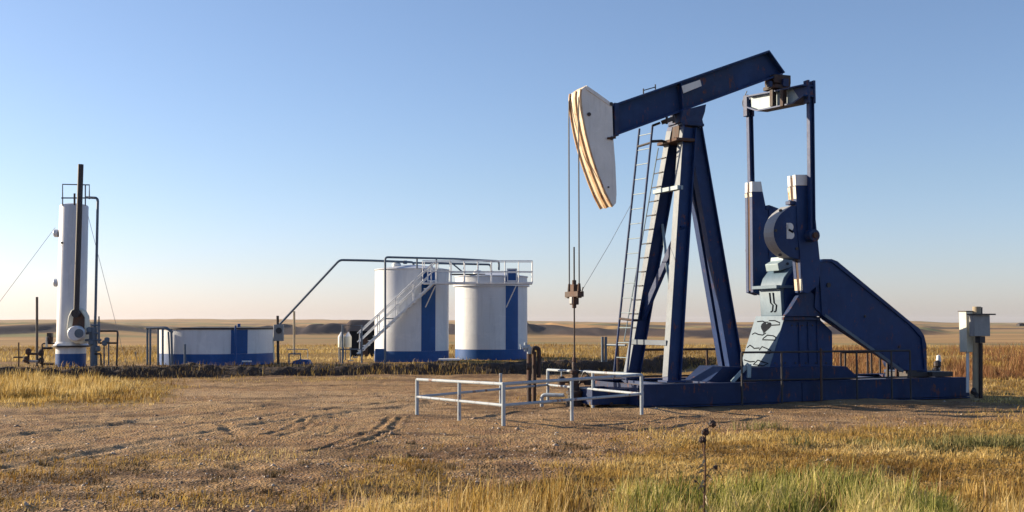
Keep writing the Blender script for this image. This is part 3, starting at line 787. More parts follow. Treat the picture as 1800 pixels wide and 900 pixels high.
# cranks + counterweights
def crank(pts_cap, pts_body, vn, th, far=False):
    cap = [L(x, y, vn) for x, y in pts_cap]; body = [L(x, y, vn) for x, y in pts_body]
    a = MB(); half = th * .36
    a.prism(body, (0, half, 0)); a.prism([p + Vector((0, th - half, 0)) for p in body], (0, half, 0))
    o = a.build('counterweight', M['navy'], pump, bevel=.008)
    c = MB(); c.prism(cap, (0, half, 0)); c.prism([p + Vector((0, th - half, 0)) for p in cap], (0, half, 0))
    c.build('weight_tip', M['white'], o, bevel=.008)
    cen = sum(body, Vector()) / len(body); allp = cap + body
    inner = [cen + (p - cen) * .965 for p in ([cap[0], cap[1]] + body[1:])]
    MB().prism([p + Vector((0, half + .002, 0)) for p in inner], (0, th - 2 * half - .004, 0)).build('crank_arm', M['rust'], o)
    lf = sorted(body, key=lambda q: q.x)
    edge = [p for p in body if p.x < cen.x - .05]
    ea, eb_ = max(edge, key=lambda q: q.z), min(edge, key=lambda q: q.z)
    for y0_, w_ in ((0, half), (th - half, half)):
        MB().bar(ea + Vector((-.006, y0_ + w_ / 2, -.02)), eb_ + Vector((-.006, y0_ + w_ / 2, .05)), (0, 1, 0), w_ - .01, .008).build('lit_edge_strip', M['cream' if y0_ == 0 else 'headface'], o)  # pale strips painting sunlight onto the left edges of the weight
    return o
# near
crank([(1398, 307), (1420, 307), (1421, 326), (1399, 326)],
      [(1399, 326), (1421, 326), (1434, 385), (1442, 462), (1440, 500), (1420, 516), (1412, 514), (1402, 400)], -1.16, .33)
# far
crank([(1322, 319), (1338, 319), (1341, 337), (1322, 337)],
      [(1322, 337), (1341, 337), (1346, 362), (1362, 385), (1366, 450), (1349, 505), (1339, 519), (1324, 514)], .83, .33)
# near segmental counterweight (half disc)
cx_, cy_ = 1403, 408
arc = [(1405, 362), (1390, 362)] + [(1404 - 44 * math.cos(t), 408 - 46 * math.sin(t)) for t in np.linspace(.85, -.85, 11)] + [(1388, 452), (1405, 456)]
dw = slab(arc, -1.13, -.72).build('disc_counterweight', M['navy'], pump, bevel=.012)
arcp = [L(x, y, -1.13) for x, y in arc[1:-1]]
bm_ = MB()
for a_, b_ in zip(arcp, arcp[1:]):
    bm_.bar(a_ + Vector((0, .205, 0)), b_ + Vector((0, .205, 0)), (0, 1, 0), .40, .012)
bm_.build('rim', M['steel'], dw)  # grey band paints the sunlit rim brighter than the navy disc
p = L(1389, 406, -1.13)
m = MB()
for dz, dx in ((.095, -.01), (-.095, .01)):
    m.lathe(p + Vector((dx, 0, dz)), [(.10, -.012), (.10, .012)], 14, rot=Matrix.Rotation(R(90), 3, 'X'))
m.box(p + Vector((-.075, 0, 0)), (.06, .024, .38))
m.build('weight_marking', M['white'], dw)
MB().bar(p + Vector((-.05, -.016, .03)), p + Vector((.07, -.016, -.03)), (0, 1, 0), .02, .05).build('weight_slot', M['mark'], dw)
for x, y in ((1358, 405), (1372, 370), (1371, 448), (1400, 437)):
    q = L(x, y, -1.13) if x > 1364 else L(1363, 405, -1.13)
    MB().tube([q + Vector((0, .02, 0)), q + Vector((0, -.03, 0))], .035, 10).build('bolt', M['dark'], dw)
# far disc weight, rear of the far crank
slab([(1352, 360), (1368, 366), (1385, 380), (1392, 410), (1385, 440), (1368, 452), (1352, 455)], .80, 1.1).build('disc_counterweight', M['navy'], pump, bevel=.012)
MB().box(L(1349, 366, .9), (.22, .2, .1)).build('weight_clamp', M['navy_worn'], pump, bevel=.01); MB().box(L(1392, 357, -1.0), (.24, .2, .09)).build('weight_clamp', M['navy_worn'], pump, bevel=.01)

# gear reducer
gb = [(1375, 556), (1372, 508), (1378, 488), (1388, 474), (1402, 466), (1425, 466), (1442, 480), (1450, 505), (1450, 556)]
gr = slab(gb, -.46, .46).build('gear_reducer', M['panelblue'], pump, bevel=.02)
# dark side casting panel and housing flange
slab([(1379, 554), (1377, 510), (1383, 490), (1392, 478), (1404, 471), (1424, 471), (1438, 483), (1446, 507), (1446, 554)], -.46, -.50).build('side_cover', M['navy'], gr, bevel=.006)
MB().bar(L(1368, 504, -.5) , L(1400, 504, -.5), (0, 1, 0), .10, .07).build('housing_flange', M['panelblue'], gr, bevel=.006)
f1 = L(1369, 504, -.5); MB().box(f1 + Vector((-.03, .5, 0)), (.12, 1.06, .08)).build('front_flange', M['panelblue'], gr, bevel=.006)
# shaft hub and brake-side cover
sh = L(1408, 492, -.5)
MB().tube([sh + Vector((0, -.2, 0)), sh + Vector((0, 1.25, 0))], .16, 20).build('crankshaft', M['darkrust'], gr)
m = MB(); hp = L(1385, 465, -.3); m.prism([hp + Vector(q) for q in ((-.26, 0, -.16), (-.30, 0, .02), (-.14, 0, .10), (-.12, 0, .2), (.3, 0, .16), (.34, 0, -.05), (.05, 0, -.08))], (0, .55, 0)); m.build('breather_cover', M['paleblue'], gr, bevel=.015)
MB().tube([hp + Vector((-.02, -.03, .02)), hp + Vector((-.02, -.01, .02))], .035, 10).build('plug', M['dark'], gr)
# pedestal
pd = [(1381, 556), (1436, 556), (1463, 583), (1464, 647), (1352, 649)]
ped = slab(pd, -.62, .62).build('pedestal', M['navy'], pump, bevel=.012)
fa, fb = L(1381, 556, -.62), L(1352, 649, -.62)
nrm = Vector((-(fa - fb).z, 0, (fa - fb).x)).normalized()
if nrm.x > 0: nrm = -nrm
ov = Vector((0, .0, 0))
MB().prism([fa + nrm * .004, fb + nrm * .004, fb + nrm * .004 + Vector((0, 1.24, 0)), fa + nrm * .004 + Vector((0, 1.24, 0))], nrm * .02).build('front_panel', M['panelblue'], ped)
# marks on the pedestal front: heart and wavy outlines
def face(a, b):   # a across 0..1 (0 far/left edge in view), b down 0..1
    return lerp(fa, fb, b) + Vector((0, 1.24 * (1 - a), 0)) + nrm * .027
ht = MB(); hp_ = []
for t in np.linspace(0, 2 * math.pi, 22, endpoint=False):
    hx = 16 * math.sin(t) ** 3; hy = 13 * math.cos(t) - 5 * math.cos(2 * t) - 2 * math.cos(3 * t) - math.cos(4 * t)
    hp_.append(face(.47 + hx * .011, .215 - hy * .0078))
ht.prism(hp_, nrm * .004); ht.build('heart_mark', M['mark'], ped)
def wav(pts): return MB().tube([face(a, b) for a, b in pts], .015, 5)
for pts in ([(.12, .11), (.3, .1), (.38, .12), (.5, .12)], [(.52, .09), (.72, .09), (.9, .13), (.92, .17), (.62, .18), (.52, .14)],
            [(.08, .36), (.16, .33), (.3, .36), (.46, .37), (.54, .33)], [(.5, .44), (.62, .37), (.82, .38), (.93, .41), (.92, .46), (.5, .46)],
            [(.05, .62), (.12, .57), (.22, .6), (.3, .63), (.48, .62)], [(.5, .66), (.56, .59), (.72, .62), (.9, .66), (.9, .71), (.52, .71)],
            [(.08, .86), (.3, .89), (.46, .88)], [(.45, .94), (.56, .85), (.75, .88), (.95, .9), (.8, .95), (.5, .94)]):
    wav(pts).build('outline_mark', M['mark'], ped)
g0, g1 = L(1372, 512, -.46), L(1375, 552, -.46)
for a in (.5, .66):
    pts = [lerp(g0, g1, t) + Vector((-.012, .92 * (1 - a - .04 * t), 0)) for t in (.05, .5)] + [lerp(g0, g1, .6) + Vector((-.012, .92 * (1 - a - .12), 0)), lerp(g0, g1, .85) + Vector((-.012, .92 * (1 - a - .08), 0)), lerp(g0, g1, .9) + Vector((-.012, .92 * (1 - a), 0))]
    MB().tube(pts, .016, 6).build('stroke_mark', M['mark'], gr)
MB().bar(L(1376, 560, -.68), L(1440, 560, -.68), (0, 1, 0), .1, .08).build('top_rail', M['navy_worn'], ped, bevel=.006)
# brace plate like a roof ridge under the near crank (lit slanting edge)
rp = [L(x, y, -.66) for x, y in ((1375, 556), (1402, 512), (1415, 510), (1436, 530), (1450, 556))]
MB().prism(rp, (0, -.16, 0)).build('brake_cover', M['navy_worn'], ped, bevel=.006)
# plinth
pln = slab([(1316, 646), (1488, 644), (1512, 666), (1306, 668)], -.85, .85).build('plinth', M['navy_base'], pump, bevel=.012)
slab([(1244, 672), (1272, 645), (1310, 645), (1310, 672)], -.55, .55).build('leg_footing', M['navy_base'], pump, bevel=.012)
m = MB(); m.bar(L(1286, 672, -.8), L(1316, 640, -.8), (0, 1, 0), .05, .09); m.build('tie_bar', M['paleblue'], pump, bevel=.006)
m = MB(); m.bar(L(1317, 640, -.86), L(1316, 664, -.86), (0, 1, 0), .05, .1); m.build('tie_bar', M['paleblue'], pump, bevel=.006)
# belt guard
bg = [(1437, 470), (1440, 460), (1447, 456), (1462, 456), (1472, 460), (1600, 566), (1615, 577), (1624, 590), (1628, 606), (1629, 653), (1589, 653), (1452, 561), (1432, 540)]
bgo = slab(bg, -.86, -.84).build('belt_guard', M['navy'], pump, bevel=.004)
slab(bg, -.68, -.66).build('back_plate', M['navy'], bgo)
def band(pxs, v0, v1, th=.012):
    P = [L(x, y, v0) for x, y in pxs]; m = MB()
    for a, b in zip(P, P[1:] + P[:1]): m.bar(a + Vector((0, (v1 - v0) / 2, 0)), b + Vector((0, (v1 - v0) / 2, 0)), (0, 1, 0), v1 - v0, th)
    return m
band(bg, -.84, -.68, .02).build('rim_band', M['navy'], bgo)
MB().bar(L(1450, 554, -.9), L(1588, 653, -.9), (0, 1, 0), .012, .07).build('lit_lower_lip', M['flange'], bgo)  # pale bar painting the sunlight along the guard's lower edge
band([(1440, 462), (1447, 459), (1462, 459), (1600, 570), (1621, 594), (1626, 650), (1590, 650), (1446, 553)], -.90, -.86, .02).build('edge_lip', M['navy'], bgo)
for x, y in ((1456, 501), (1580, 610), (1520, 556)):
    q = L(x, y, -.86); MB().tube([q, q + Vector((0, -.03, 0))], .06 if x == 1456 else .03, 12).build('bolt', M['dark'], bgo)
for i_ in range(9):
    t_ = (i_ + .5) / 9
    for (xa, ya), (xb, yb) in (((1470, 466), (1598, 574)), ((1466, 562), (1586, 645))):
        q = L(xa + (xb - xa) * t_, ya + (yb - ya) * t_, -.86); MB().tube([q, q + Vector((0, -.018, 0))], .018, 8).build('bolt', M['navy_worn'], bgo)
for i_ in range(6):
    q = L(1392 + i_ * 9, 572, -.62); MB().tube([q, q + Vector((0, -.02, 0))], .02, 8).build('bolt', M['dark'], ped)
    q = L(1362 + i_ * 18, 638, -.62); MB().tube([q, q + Vector((0, -.02, 0))], .02, 8).build('bolt', M['dark'], ped)
for x_ in (1404, 1420, 1436): MB().bar(L(x_, 566, -.64), L(x_ + 2, 640, -.64), (0, 1, 0), .02, .015).build('weld_rib', M['navy'], ped)
# guard supports, motor
m = MB()
for x in (1576, 1590, 1560): m.bar(L(x, 620, -.5), L(x, 664, -.5), (0, 1, 0), .06, .06)
m.build('guard_stand', M['darkrust'], pump)
mc = L(1588, 640, -.1); mc.z = .92
m = MB(); m.tube([mc + Vector((0, -.42, 0)), mc + Vector((0, .5, 0))], .27, 20); m.box(mc + Vector((0, 0, -.3)), (.6, .8, .08))
for k in range(8): m.tube([mc + Vector((0, -.3 + k * .09, 0)), mc + Vector((0, -.28 + k * .09, 0))], .3, 20)
m.build('motor', M['navy_worn'], pump, bevel=.006)
m = MB(); m.box((mc.x + .15, -.5, BT + .07), (1.4, .9, .12)); m.box((mc.x - .5, -.9, BT + .1), (.3, .2, .16)); m.box((mc.x + .3, -1.0, BT + .08), (.5, .2, .12)); m.build('motor_mount', M['dark'], pump, bevel=.01)

# ladders
def ladder(pl0, pl1, pr0, pr1, n, name='ladder', mat='navy', t0=0.0, r=.028):
    a = MB(); a.tube([pl0, pl1], r, 8); a.tube([pr0, pr1], r, 8)
    o = a.build(name, M[mat], pump)
    for k in range(n):
        t = t0 + (1 - t0) * (k + .5) / n
        MB().tube([lerp(pl0, pl1, t), lerp(pr0, pr1, t)], .012, 6).build('rung', M['paleblue'], o)
    return o
l0, l1 = L(1080, 650, 1.0), L(1124, 226, .55)
q0, q1 = L(1103, 650, .55), L(1147, 221, .10)
l0 = l0 + (l0 - l1) * ((l0.z - BT) / (l1.z - l0.z)); q0 = q0 + (q0 - q1) * ((q0.z - BT) / (q1.z - q0.z))
ladder(l0, l1, q0, q1, 17)
# rung bar with hoop near the top of ladder
m = MB(); m.tube([at_w(q0, q1, w3), at_w(q0, q1, w3) + Vector((.3, 0, .03)), at_w(fl0, fl1, w3)], .035, 8); m.tube([at_w(l0, l1, w3 - .07), at_w(q0, q1, w3 - .03)], .03, 8)
m.build('ladder_bracket', M['dark'], pump)
MB().tube([at_w(l0, l1, L(1090, 560, .9).z), at_w(q0, q1, L(1110, 563, .6).z), L(1125, 563, 1.0)], .03, 8).build('ladder_bracket', M['darkrust'], pump)
MB().tube([q1, L(1160, 216, .1)], .03, 8).build('ladder_bracket', M['dark'], pump)
# step irons on the far front leg
for k in range(14):
    y = 282 + k * 24.5
    c0 = at_w(fl0, fl1, L(1150, y, .8).z)
    MB().tube([c0 + Vector((-.2, -.1, 0)), c0 + Vector((-.2, .32, 0))], .014, 6).build('step_iron', M['dark'], pump)
sa, sc = at_w(fl0, fl1, L(1150, 262, .8).z), at_w(fl0, fl1, L(1120, 600, .8).z)
MB().tube([sa + Vector((-.22, .32, 0)), sc + Vector((-.22, .32, 0))], .016, 6).build('step_rail', M['paleblue'], pump)

# ================================================================== guardrails round the pump
def world(u, v, w): return O + U * u + V * v + Vector((0, 0, w))
def rail_thing(name, v, us, wtop, mids, label, mat, r=.03, ends=()):
    o = thing(name, world(us[0], v, 0), label, 'guardrail')
    for u in us:
        MB().tube([world(u, v, -.1), world(u, v, wtop)], r, 8).build('post', M[mat], o)
    MB().tube([world(us[0], v, wtop), world(us[-1], v, wtop)], r, 8).build('top_rail', M[mat], o)
    for w in mids: MB().tube([world(us[0], v, w), world(us[-1], v, w)], r * .8, 8).build('mid_rail', M[mat], o)
    return o
us = [L(x, 640, -1.5).x for x in (1304, 1374, 1444, 1506, 1567, 1600)]
wt = L(1440, 618, -1.5).z
gr1 = rail_thing('guardrail', -1.5, us, wt, (L(1440, 666, -1.5).z,), 'dark pipe guardrail along the near side of the pump skid', 'dark', .024)
pp = world(L(1443, 640, -1.56).x, -1.56, 0)
MB().tube([pp, pp + Vector((0, 0, wt + .08))], .026, 8).build('gate_post', M['rust'], gr1)
us = [L(x, 640, 1.6).x for x in (1120, 1196, 1243, 1262, 1290)]
rail_thing('guardrail', 1.6, us, L(1220, 614, 1.6).z, (L(1220, 660, 1.6).z,), 'rusty brown guardrail behind the legs of the pump', 'rust', .03)
us = [L(x, 640, 1.55).x for x in (1478, 1486, 1525, 1532, 1547, 1570)]
rail_thing('guardrail', 1.55, us, L(1520, 619, 1.55).z, (), 'dark red guardrail behind the slanting belt guard', 'darkrust', .03)

# ================================================================== fence round the wellhead
cor = {'A': (G(733, 728), 667), 'B': (G(885, 750), 675), 'C': (G(1128, 726), 659), 'D': (G(963, 703), 650)}
fence = thing('pipe_fence', cor['B'][0], 'pale painted pipe fence with two rails enclosing the wellhead', 'fence')
def ptop(k): p, y = cor[k]; return Vector((p.x, p.y, W(0, y, p.y).z))
def fpost(p, z, r=.037):
    MB().tube([(p.x, p.y, -.1), (p.x, p.y, z)], r, 10).build('post', M['rail'], fence)
for k in 'ABCD': q = ptop(k); fpost(q, q.z + .01)
def frail(k1, k2, t0=0, t1=1, lo=True, hi=True):
    a, b = ptop(k1), ptop(k2)
    if hi: MB().tube([lerp(a, b, t0), lerp(a, b, t1)], .031, 10).build('top_rail', M['rail'], fence)
    if lo:
        a2 = Vector((a.x, a.y, a.z * .50)); b2 = Vector((b.x, b.y, b.z * .50))
        MB().tube([lerp(a2, b2, t0), lerp(a2, b2, t1)], .028, 10).build('lower_rail', M['rail'], fence)
frail('A', 'B'); frail('B', 'C'); frail('D', 'C')
frail('A', 'D', hi=False)
def mid(k1, k2, t):
    q = lerp(ptop(k1), ptop(k2), t); fpost(q, q.z, .034)
mid('A', 'B', .52); mid('B', 'C', .46); mid('D', 'C', .52); mid('A', 'D', .6)

# ================================================================== wellhead
wx = world(bu, 0, 0)
wh = thing('wellhead', wx, 'dark rusty wellhead with stuffing box and valves under the horse head', 'wellhead')
def wp(dx, dy, z): return wx + Vector((dx, dy, z))
MB().lathe(wp(0, 0, -.05), [(.2, 0), (.2, .12), (.16, .14), (.16, .3), (.2, .3), (.2, .36), (.11, .38), (.11, .5)], 20).build('casing_head', M['darkrust'], wh)
MB().lathe(wp(0, 0, .45), [(.1, 0), (.14, .02), (.14, .12), (.09, .14), (.09, .26), (.12, .27), (.12, .33), (.05, .36), (.06, .5), (.03, .55)], 16).build('stuffing_box', M['darkrust'], wh)
MB().lathe(wp(0, 0, 1.1), [(.03, -.12), (.05, -.1), (.05, -.04), (.024, 0), (.024, .1)], 12).build('rod_liner', M['rust'], wh)
MB().tube([wp(-.3, 0, .55), wp(.34, 0, .55)], .055, 10).build('pumping_tee', M['rust'], wh)
for s in (-1, 1):
    v = MB().lathe(wp(s * .3, 0, .45), [(.07, 0), (.09, .05), (.09, .16), (.05, .2)], 12).build('valve', M['darkrust'], wh)
    MB().tube([wp(s * .3, 0, .6), wp(s * .3, 0, .78)], .014, 6).tube([wp(s * .3 - .09, -.03, .78), wp(s * .3 + .09, .03, .78)], .016, 6).build('handle', M['rail'], v)
MB().tube([wp(.3, 0, .3), wp(.55, -.1, .3), wp(.55, -.1, .05), wp(.7, -.25, .0)], .05, 10, smooth_bend=.1).build('flow_line', M['rust'], wh)
MB().tube([wp(-.25, -.1, .22), wp(-.75, .1, .22), wp(-.75, .1, -.05)], .045, 10, smooth_bend=.1).build('casing_line', M['rail'], wh)
MB().tube([wp(.1, -.2, .5), wp(.2, -.3, .8), wp(.35, -.35, .62)], .015, 6, smooth_bend=.1).build('drip_hose', M['dark'], wh)
m = MB(); 
for k in range(5): m.tube([wp(.45 + .09 * k, -.2 - .05 * k, .04), wp(.52 + .09 * k, -.3 + .04 * k, .1)], .04, 8)
m.build('fittings', M['rust'], wh)
a, b = G(1040, 714), G(1092, 708)
fl = MB().tube([a + Vector((0, 0, .05)), lerp(a, b, .5) + Vector((0, 0, .09)), b + Vector((0, 0, .07))], [.07, .08, .07], 12).build('wrapped_pipe', M['tan'], None)
tag(fl, 'short tan wrapped pipe lying on the ground inside the pipe fence', 'pipe')
def rock(p, r, label):
    import bmesh
    bm = bmesh.new(); bmesh.ops.create_icosphere(bm, subdivisions=3, radius=r)
    for v in bm.verts:
        c = v.co * (1 + .18 * math.sin(v.co.x * 19 / r * .3 + 1) * math.cos(v.co.y * 17 / r * .3) + random.uniform(-.04, .04)); c.z *= .8; v.co = c
    me = bpy.data.meshes.new('boulder'); bm.to_mesh(me); bm.free(); me.materials.append(M['stone'])
    o = bpy.data.objects.new('boulder', me); C.objects.link(o); o.location = p; tag(o, label, 'rock')
rock(G(1101, 710) + Vector((0, 0, .12)), .14, 'pale round rock beside the wrapped pipe near the skid end')

# riser pipes left of wellhead
rp0 = G(934, 706)
rs = thing('riser_pipes', rp0, 'three rusty goose neck riser pipes beside the well fence', 'pipes')
def RP(x, y, dy=0): return W(x, y, rp0.y + dy)
MB().tube([RP(930, 708), RP(930, 622)], .055, 10).build('riser', M['rust'], rs)
MB().tube([RP(939, 708, .1), RP(939, 618, .1)], .05, 10).build('riser', M['rust'], rs)
MB().tube([RP(936, 622, .1), RP(937, 611, .1), RP(947, 612, .1), RP(948, 630, .1), RP(947, 664, .1)], .05, 10, smooth_bend=.1).build('goose_neck', M['darkrust'], rs)
m = MB(); m.tube([RP(919, 611), RP(932, 609)], .05, 10); m.tube([RP(924, 617), RP(924, 602)], .04, 10); m.tube([RP(915, 605), RP(916, 614)], .02, 6); m.tube([RP(930, 622), RP(931, 609)], .05, 8)
m.build('top_valve', M['rail'], rs)
MB().tube([RP(926, 644), RP(934, 644)], .09, 10).build('collar', M['darkrust'], rs)

# ================================================================== TANKS
def tank(cx_px, y_base, r, ztop, stripe_px, name, label, roofh=.25, extra_rim=False):
    near = G(cx_px, y_base); c = Vector((near.x * (1 + r / near.y), near.y + r, 0))
    t = thing(name, c, label, 'tank', 'tall storage tanks of the battery')
    zb = .52
    wall = MB().lathe(c, [(r, zb), (r, ztop)], 72).build('wall', M['tank'], t)
    MB().lathe(c, [(r + .004, 0), (r + .004, zb)], 72).build('base_band', M['tank_blue'], t)
    MB().lathe(c, [(r + .03, ztop - .06), (r + .05, ztop - .03), (r + .03, ztop), (r * .5, ztop + roofh * .6), (0, ztop + roofh)], 72).build('roof', M['tank'], t)
    for z in (1.3, 2.2, 3.1):
        if z < ztop - .4: MB().lathe(c, [(r, z - .012), (r + .006, z), (r, z + .012)], 72).build('seam', M['tank'], wall)
    # painted stripe panel
    a0 = math.atan2(-1, (stripe_px[0] - cx_px) / (F * r / c.y) / math.sqrt(max(1e-6, 1 - ((stripe_px[0] - cx_px) / (F * r / c.y)) ** 2)))
    a1 = math.atan2(-1, (stripe_px[1] - cx_px) / (F * r / c.y) / math.sqrt(max(1e-6, 1 - ((stripe_px[1] - cx_px) / (F * r / c.y)) ** 2)))
    n = 8; vs = []
    for k in range(n + 1):
        a = a0 + (a1 - a0) * k / n
        for z in (zb + .002, ztop - .08):
            for rr in (r + .002, r + .009): vs.append((c.x + rr * math.cos(a), c.y + rr * math.sin(a), z))
    fs = []
    for k in range(n):
        i = 4 * k; j = i + 4
        fs += [(i + 1, j + 1, j + 3, i + 3), (i, i + 2, j + 2, j), (i, j, j + 1, i + 1), (i + 2, i + 3, j + 3, j + 2)]
    fs += [(0, 1, 3, 2), (4 * n, 4 * n + 2, 4 * n + 3, 4 * n + 1)]
    MB().add(vs, fs).build('stripe', M['tank_blue'], wall)
    return t, c, (a0 + a1) / 2
t1, c1, sa1 = tank(723.5, 637, 1.80, 4.46, (745, 768), 'storage_tank', 'white storage tank with blue stripe and base, behind the stairs')
t2, c2, sa2 = tank(863.5, 633, 1.86, 4.25, (889, 910), 'storage_tank', 'white storage tank with blue stripe and base, nearer the pumpjack')
def WT(x, y, Y): return W(x, y, Y)
# blue box doors at top of stripes
def topbox(t, x0, x1, y0, y1, Y):
    a, b = W(x0, y1, Y), W(x1, y0, Y)
    o = MB().box(((a.x + b.x) / 2, Y, (a.z + b.z) / 2), (b.x - a.x, .1, b.z - a.z)).build('hatch_plate', M['tank_blue'], t, bevel=.01)
    f = MB()
    for xx in (a.x, b.x): f.box((xx, Y - .06, (a.z + b.z) / 2), (.06, .03, b.z - a.z + .06))
    for z_ in (a.z, b.z): f.box(((a.x + b.x) / 2, Y - .06, z_), (b.x - a.x - .06, .03, .06))
    f.build('frame', M['rail_white'], o)
topbox(t1, 752, 766, 475, 494, c1.y - 1.86); topbox(t2, 892, 908, 473, 494, c2.y - 1.95)
# blue clean-out box at foot of tank 1
a, b = W(660, 640, c1.y - 1.1), W(682, 613, c1.y - 1.1)
MB().box(((a.x + b.x) / 2, a.y, (a.z + b.z) / 2), (b.x - a.x, .5, b.z - a.z)).build('cleanout_box', M['tank_blue'], t1, bevel=.01)
# tank 2 ring ledge
MB().lathe(c2, [(1.86, 3.72), (1.98, 3.72), (1.98, 3.84), (1.86, 3.86)], 72).build('ledge', M['tank'], t2)
# hatches on the roofs
for (tt, cc, z) in ((t1, c1, 4.62), (t2, c2, 4.40)):
    MB().lathe(cc + Vector((-.7, -.6, z - .12)), [(.22, 0), (.22, .2), (.16, .26), (0, .28)], 16).build('thief_hatch', M['rail_white'], tt)

# catwalk and stairs (white), one thing
YS = c1.y - 2.6
cat = thing('stairway', W(606, 640, YS), 'white steel stairway climbing to the catwalk in front of the tanks', 'stairs')
def SP(x, y, dy=0): return W(x, y, YS + dy)
s0, s1 = SP(628, 622), SP(762, 497)
for dy in (0, .75):
    d = Vector((0, dy, 0))
    MB().bar(s0 + d, s1 + d, (0, 1, 0), .05, .09).build('stringer', M['rail_white'], cat, bevel=.005)
nst = 15
for k in range(nst):
    p = lerp(s0, s1, (k + .6) / nst); MB().box(p + Vector((0, .375, .03)), (.26, .70, .035)).build('tread', M['rail_white'], cat)
for dy in (0, .75):
    d = Vector((0, dy, 0))
    for oz, nm in ((.95, 'handrail'), (.55, 'knee_rail')):
        MB().tube([s0 + d + Vector((0, 0, oz)), s1 + d + Vector((0, 0, oz))], .028, 8).build(nm, M['rail_white'], cat)
    for k in range(5):
        p = lerp(s0, s1, .03 + k * .235) + d; MB().tube([p, p + Vector((0, 0, .95))], .025, 8).build('rail_post', M['rail_white'], cat)
m = MB(); m.tube([SP(602, 641), SP(602, 572), SP(636, 572), SP(636, 641)], .04, 8); m.tube([SP(598, 614), SP(640, 614)], .03, 8); m.tube([SP(598, 641, .7), SP(598, 614, .7)], .03, 8)
for k in range(4): m.bar(SP(605 + 8 * k, 640 - 6 * k, .2), SP(605 + 8 * k + 7, 640 - 6 * k, .2), (0, 1, 0), .6, .03)
m.build('stair_foot_frame', M['pipe'], cat)
# platforms
pz = s1.z - .02
plx0, plx1 = SP(745, 0).x, SP(790, 0).x
MB().box(((plx0 + plx1) / 2, YS + .45, pz), (plx1 - plx0, .9, .08)).build('landing', M['rail_white'], cat, bevel=.005)
x2 = W(933, 0, c2.y - 2.0).x
catw = MB(); catw.box(((plx1 + x2) / 2, YS + .75, pz + .02), (x2 - plx1, .9, .10)); catw.build('walkway', M['rail_white'], cat, bevel=.005)
for (xa, dy) in ((752, 0), (764, .1)): pass
for x in (765, 907):
    MB().bar(W(x, 503, YS + .3), W(x - 17, 540, c1.y - 1.8), (0, 1, 0), .05, .05).build('bracket', M['rail_white'], cat)
top = pz + 1.05
xs_ = np.linspace(plx0, x2, 9)
for yy in (YS + .05, YS + 1.15):
    for x in xs_: MB().tube([(x, yy, pz), (x, yy, top)], .022, 6).build('rail_post', M['rail_white'], cat)
    for zz_ in (top, pz + .55): MB().tube([(plx0, yy, zz_), (x2, yy, zz_)], .022, 6).build('handrail', M['rail_white'], cat)
# overhead pipes
ov1 = thing('overhead_pipe', W(490, 600, 54), 'long grey pipe sloping up from the meter post and over to the left tank', 'pipe')
MB().tube([W(488, 574, 54), W(597, 457, 54), W(650, 458, 54), W(727, 461, 55.3), W(727, 472, 55.3)], .055, 10, smooth_bend=.15).build('pipe_run', M['pipe'], ov1)
MB().tube([W(712, 458, 55), W(712, 464, 55)], .1, 10).build('valve', M['pipe'], ov1)
ov2 = thing('overhead_pipe', W(677, 640, 52.3), 'tall grey pipe rising before the left tank and crossing both tanks', 'pipe')
MB().tube([W(677, 642, 52.3), W(677, 452, 52.3), W(800, 455, 54.3), W(877, 459, 56), W(877, 475, 56)], .05, 10, smooth_bend=.15).build('pipe_run', M['pipe'], ov2)
for x, Yq in ((733, 53.2), (767, 53.8)): MB().tube([W(x, 454, Yq), W(x, 472, Yq)], .04, 8).build('branch', M['pipe'], ov2)
MB().tube([W(677, 560, 52.3), W(692, 560, 53.5)], .03, 8).build('support', M['pipe'], ov2)
ov3 = thing('overhead_pipe', W(864, 470, 56.2), 'lower grey pipe running behind the catwalk to the right tank roof', 'pipe')
MB().tube([W(727, 462, 56.2), W(862, 465, 56.2), W(864, 478, 56.2)], .05, 10, smooth_bend=.12).build('pipe_run', M['pipe'], ov3)
MB().tube([W(796, 464, 56.2), W(813, 478, 56.2)], .035, 8).build('branch', M['pipe'], ov3)
# black gauge board across roof 2
a, b = W(791, 481, c2.y - 1.6), W(853, 484, c2.y - 1.6)
MB().box(((a.x + b.x) / 2, a.y, (a.z + b.z) / 2), (b.x - a.x, .08, .07)).build('gauge_board', M['dark'], t2)
# low open tank
cn = G(381, 643); rL = 98 / F * cn.y * 1.05; cL = Vector((cn.x * (1 + rL / cn.y), cn.y + rL, 0))
lt = thing('open_tank', cL, 'wide low white tank with blue base and dark rim', 'tank')
zt = 1.62
MB().lathe(cL, [(rL, .5), (rL, zt)], 80).build('wall', M['tank'], lt)
MB().lathe(cL, [(rL + .004, 0), (rL + .004, .5)], 80).build('base_band', M['tank_blue'], lt)
MB().lathe(cL, [(rL + .05, zt - .05), (rL + .05, zt + .03), (rL - .05, zt + .03), (0, zt + .05)], 80).build('rim', M['dark'], lt)
a = W(403, 578, cL.y - rL + .02); b = W(428, 640, cL.y - rL + .02)
n = 6; hw = rL
ang0 = math.acos((W(403, 600, cL.y - hw).x - cL.x) / rL); ang1 = math.acos((W(428, 600, cL.y - hw).x - cL.x) / rL)
vs = []
for k in range(n + 1):
    aa = -(ang0 + (ang1 - ang0) * k / n)
    for z_ in (.505, zt - .06):
        for rr in (rL + .002, rL + .012): vs.append((cL.x + rr * math.cos(aa), cL.y + rr * math.sin(aa), z_))
fs = []
for k in range(n):
    i = 4 * k; j = i + 4
    fs += [(i + 1, j + 1, j + 3, i + 3), (i, i + 2, j + 2, j), (i, j, j + 1, i + 1), (i + 2, i + 3, j + 3, j + 2)]
fs += [(0, 1, 3, 2), (4 * n, 4 * n + 2, 4 * n + 3, 4 * n + 1)]
MB().add(vs, fs).build('stripe', M['tank_blue'], lt)
YL = cL.y - rL
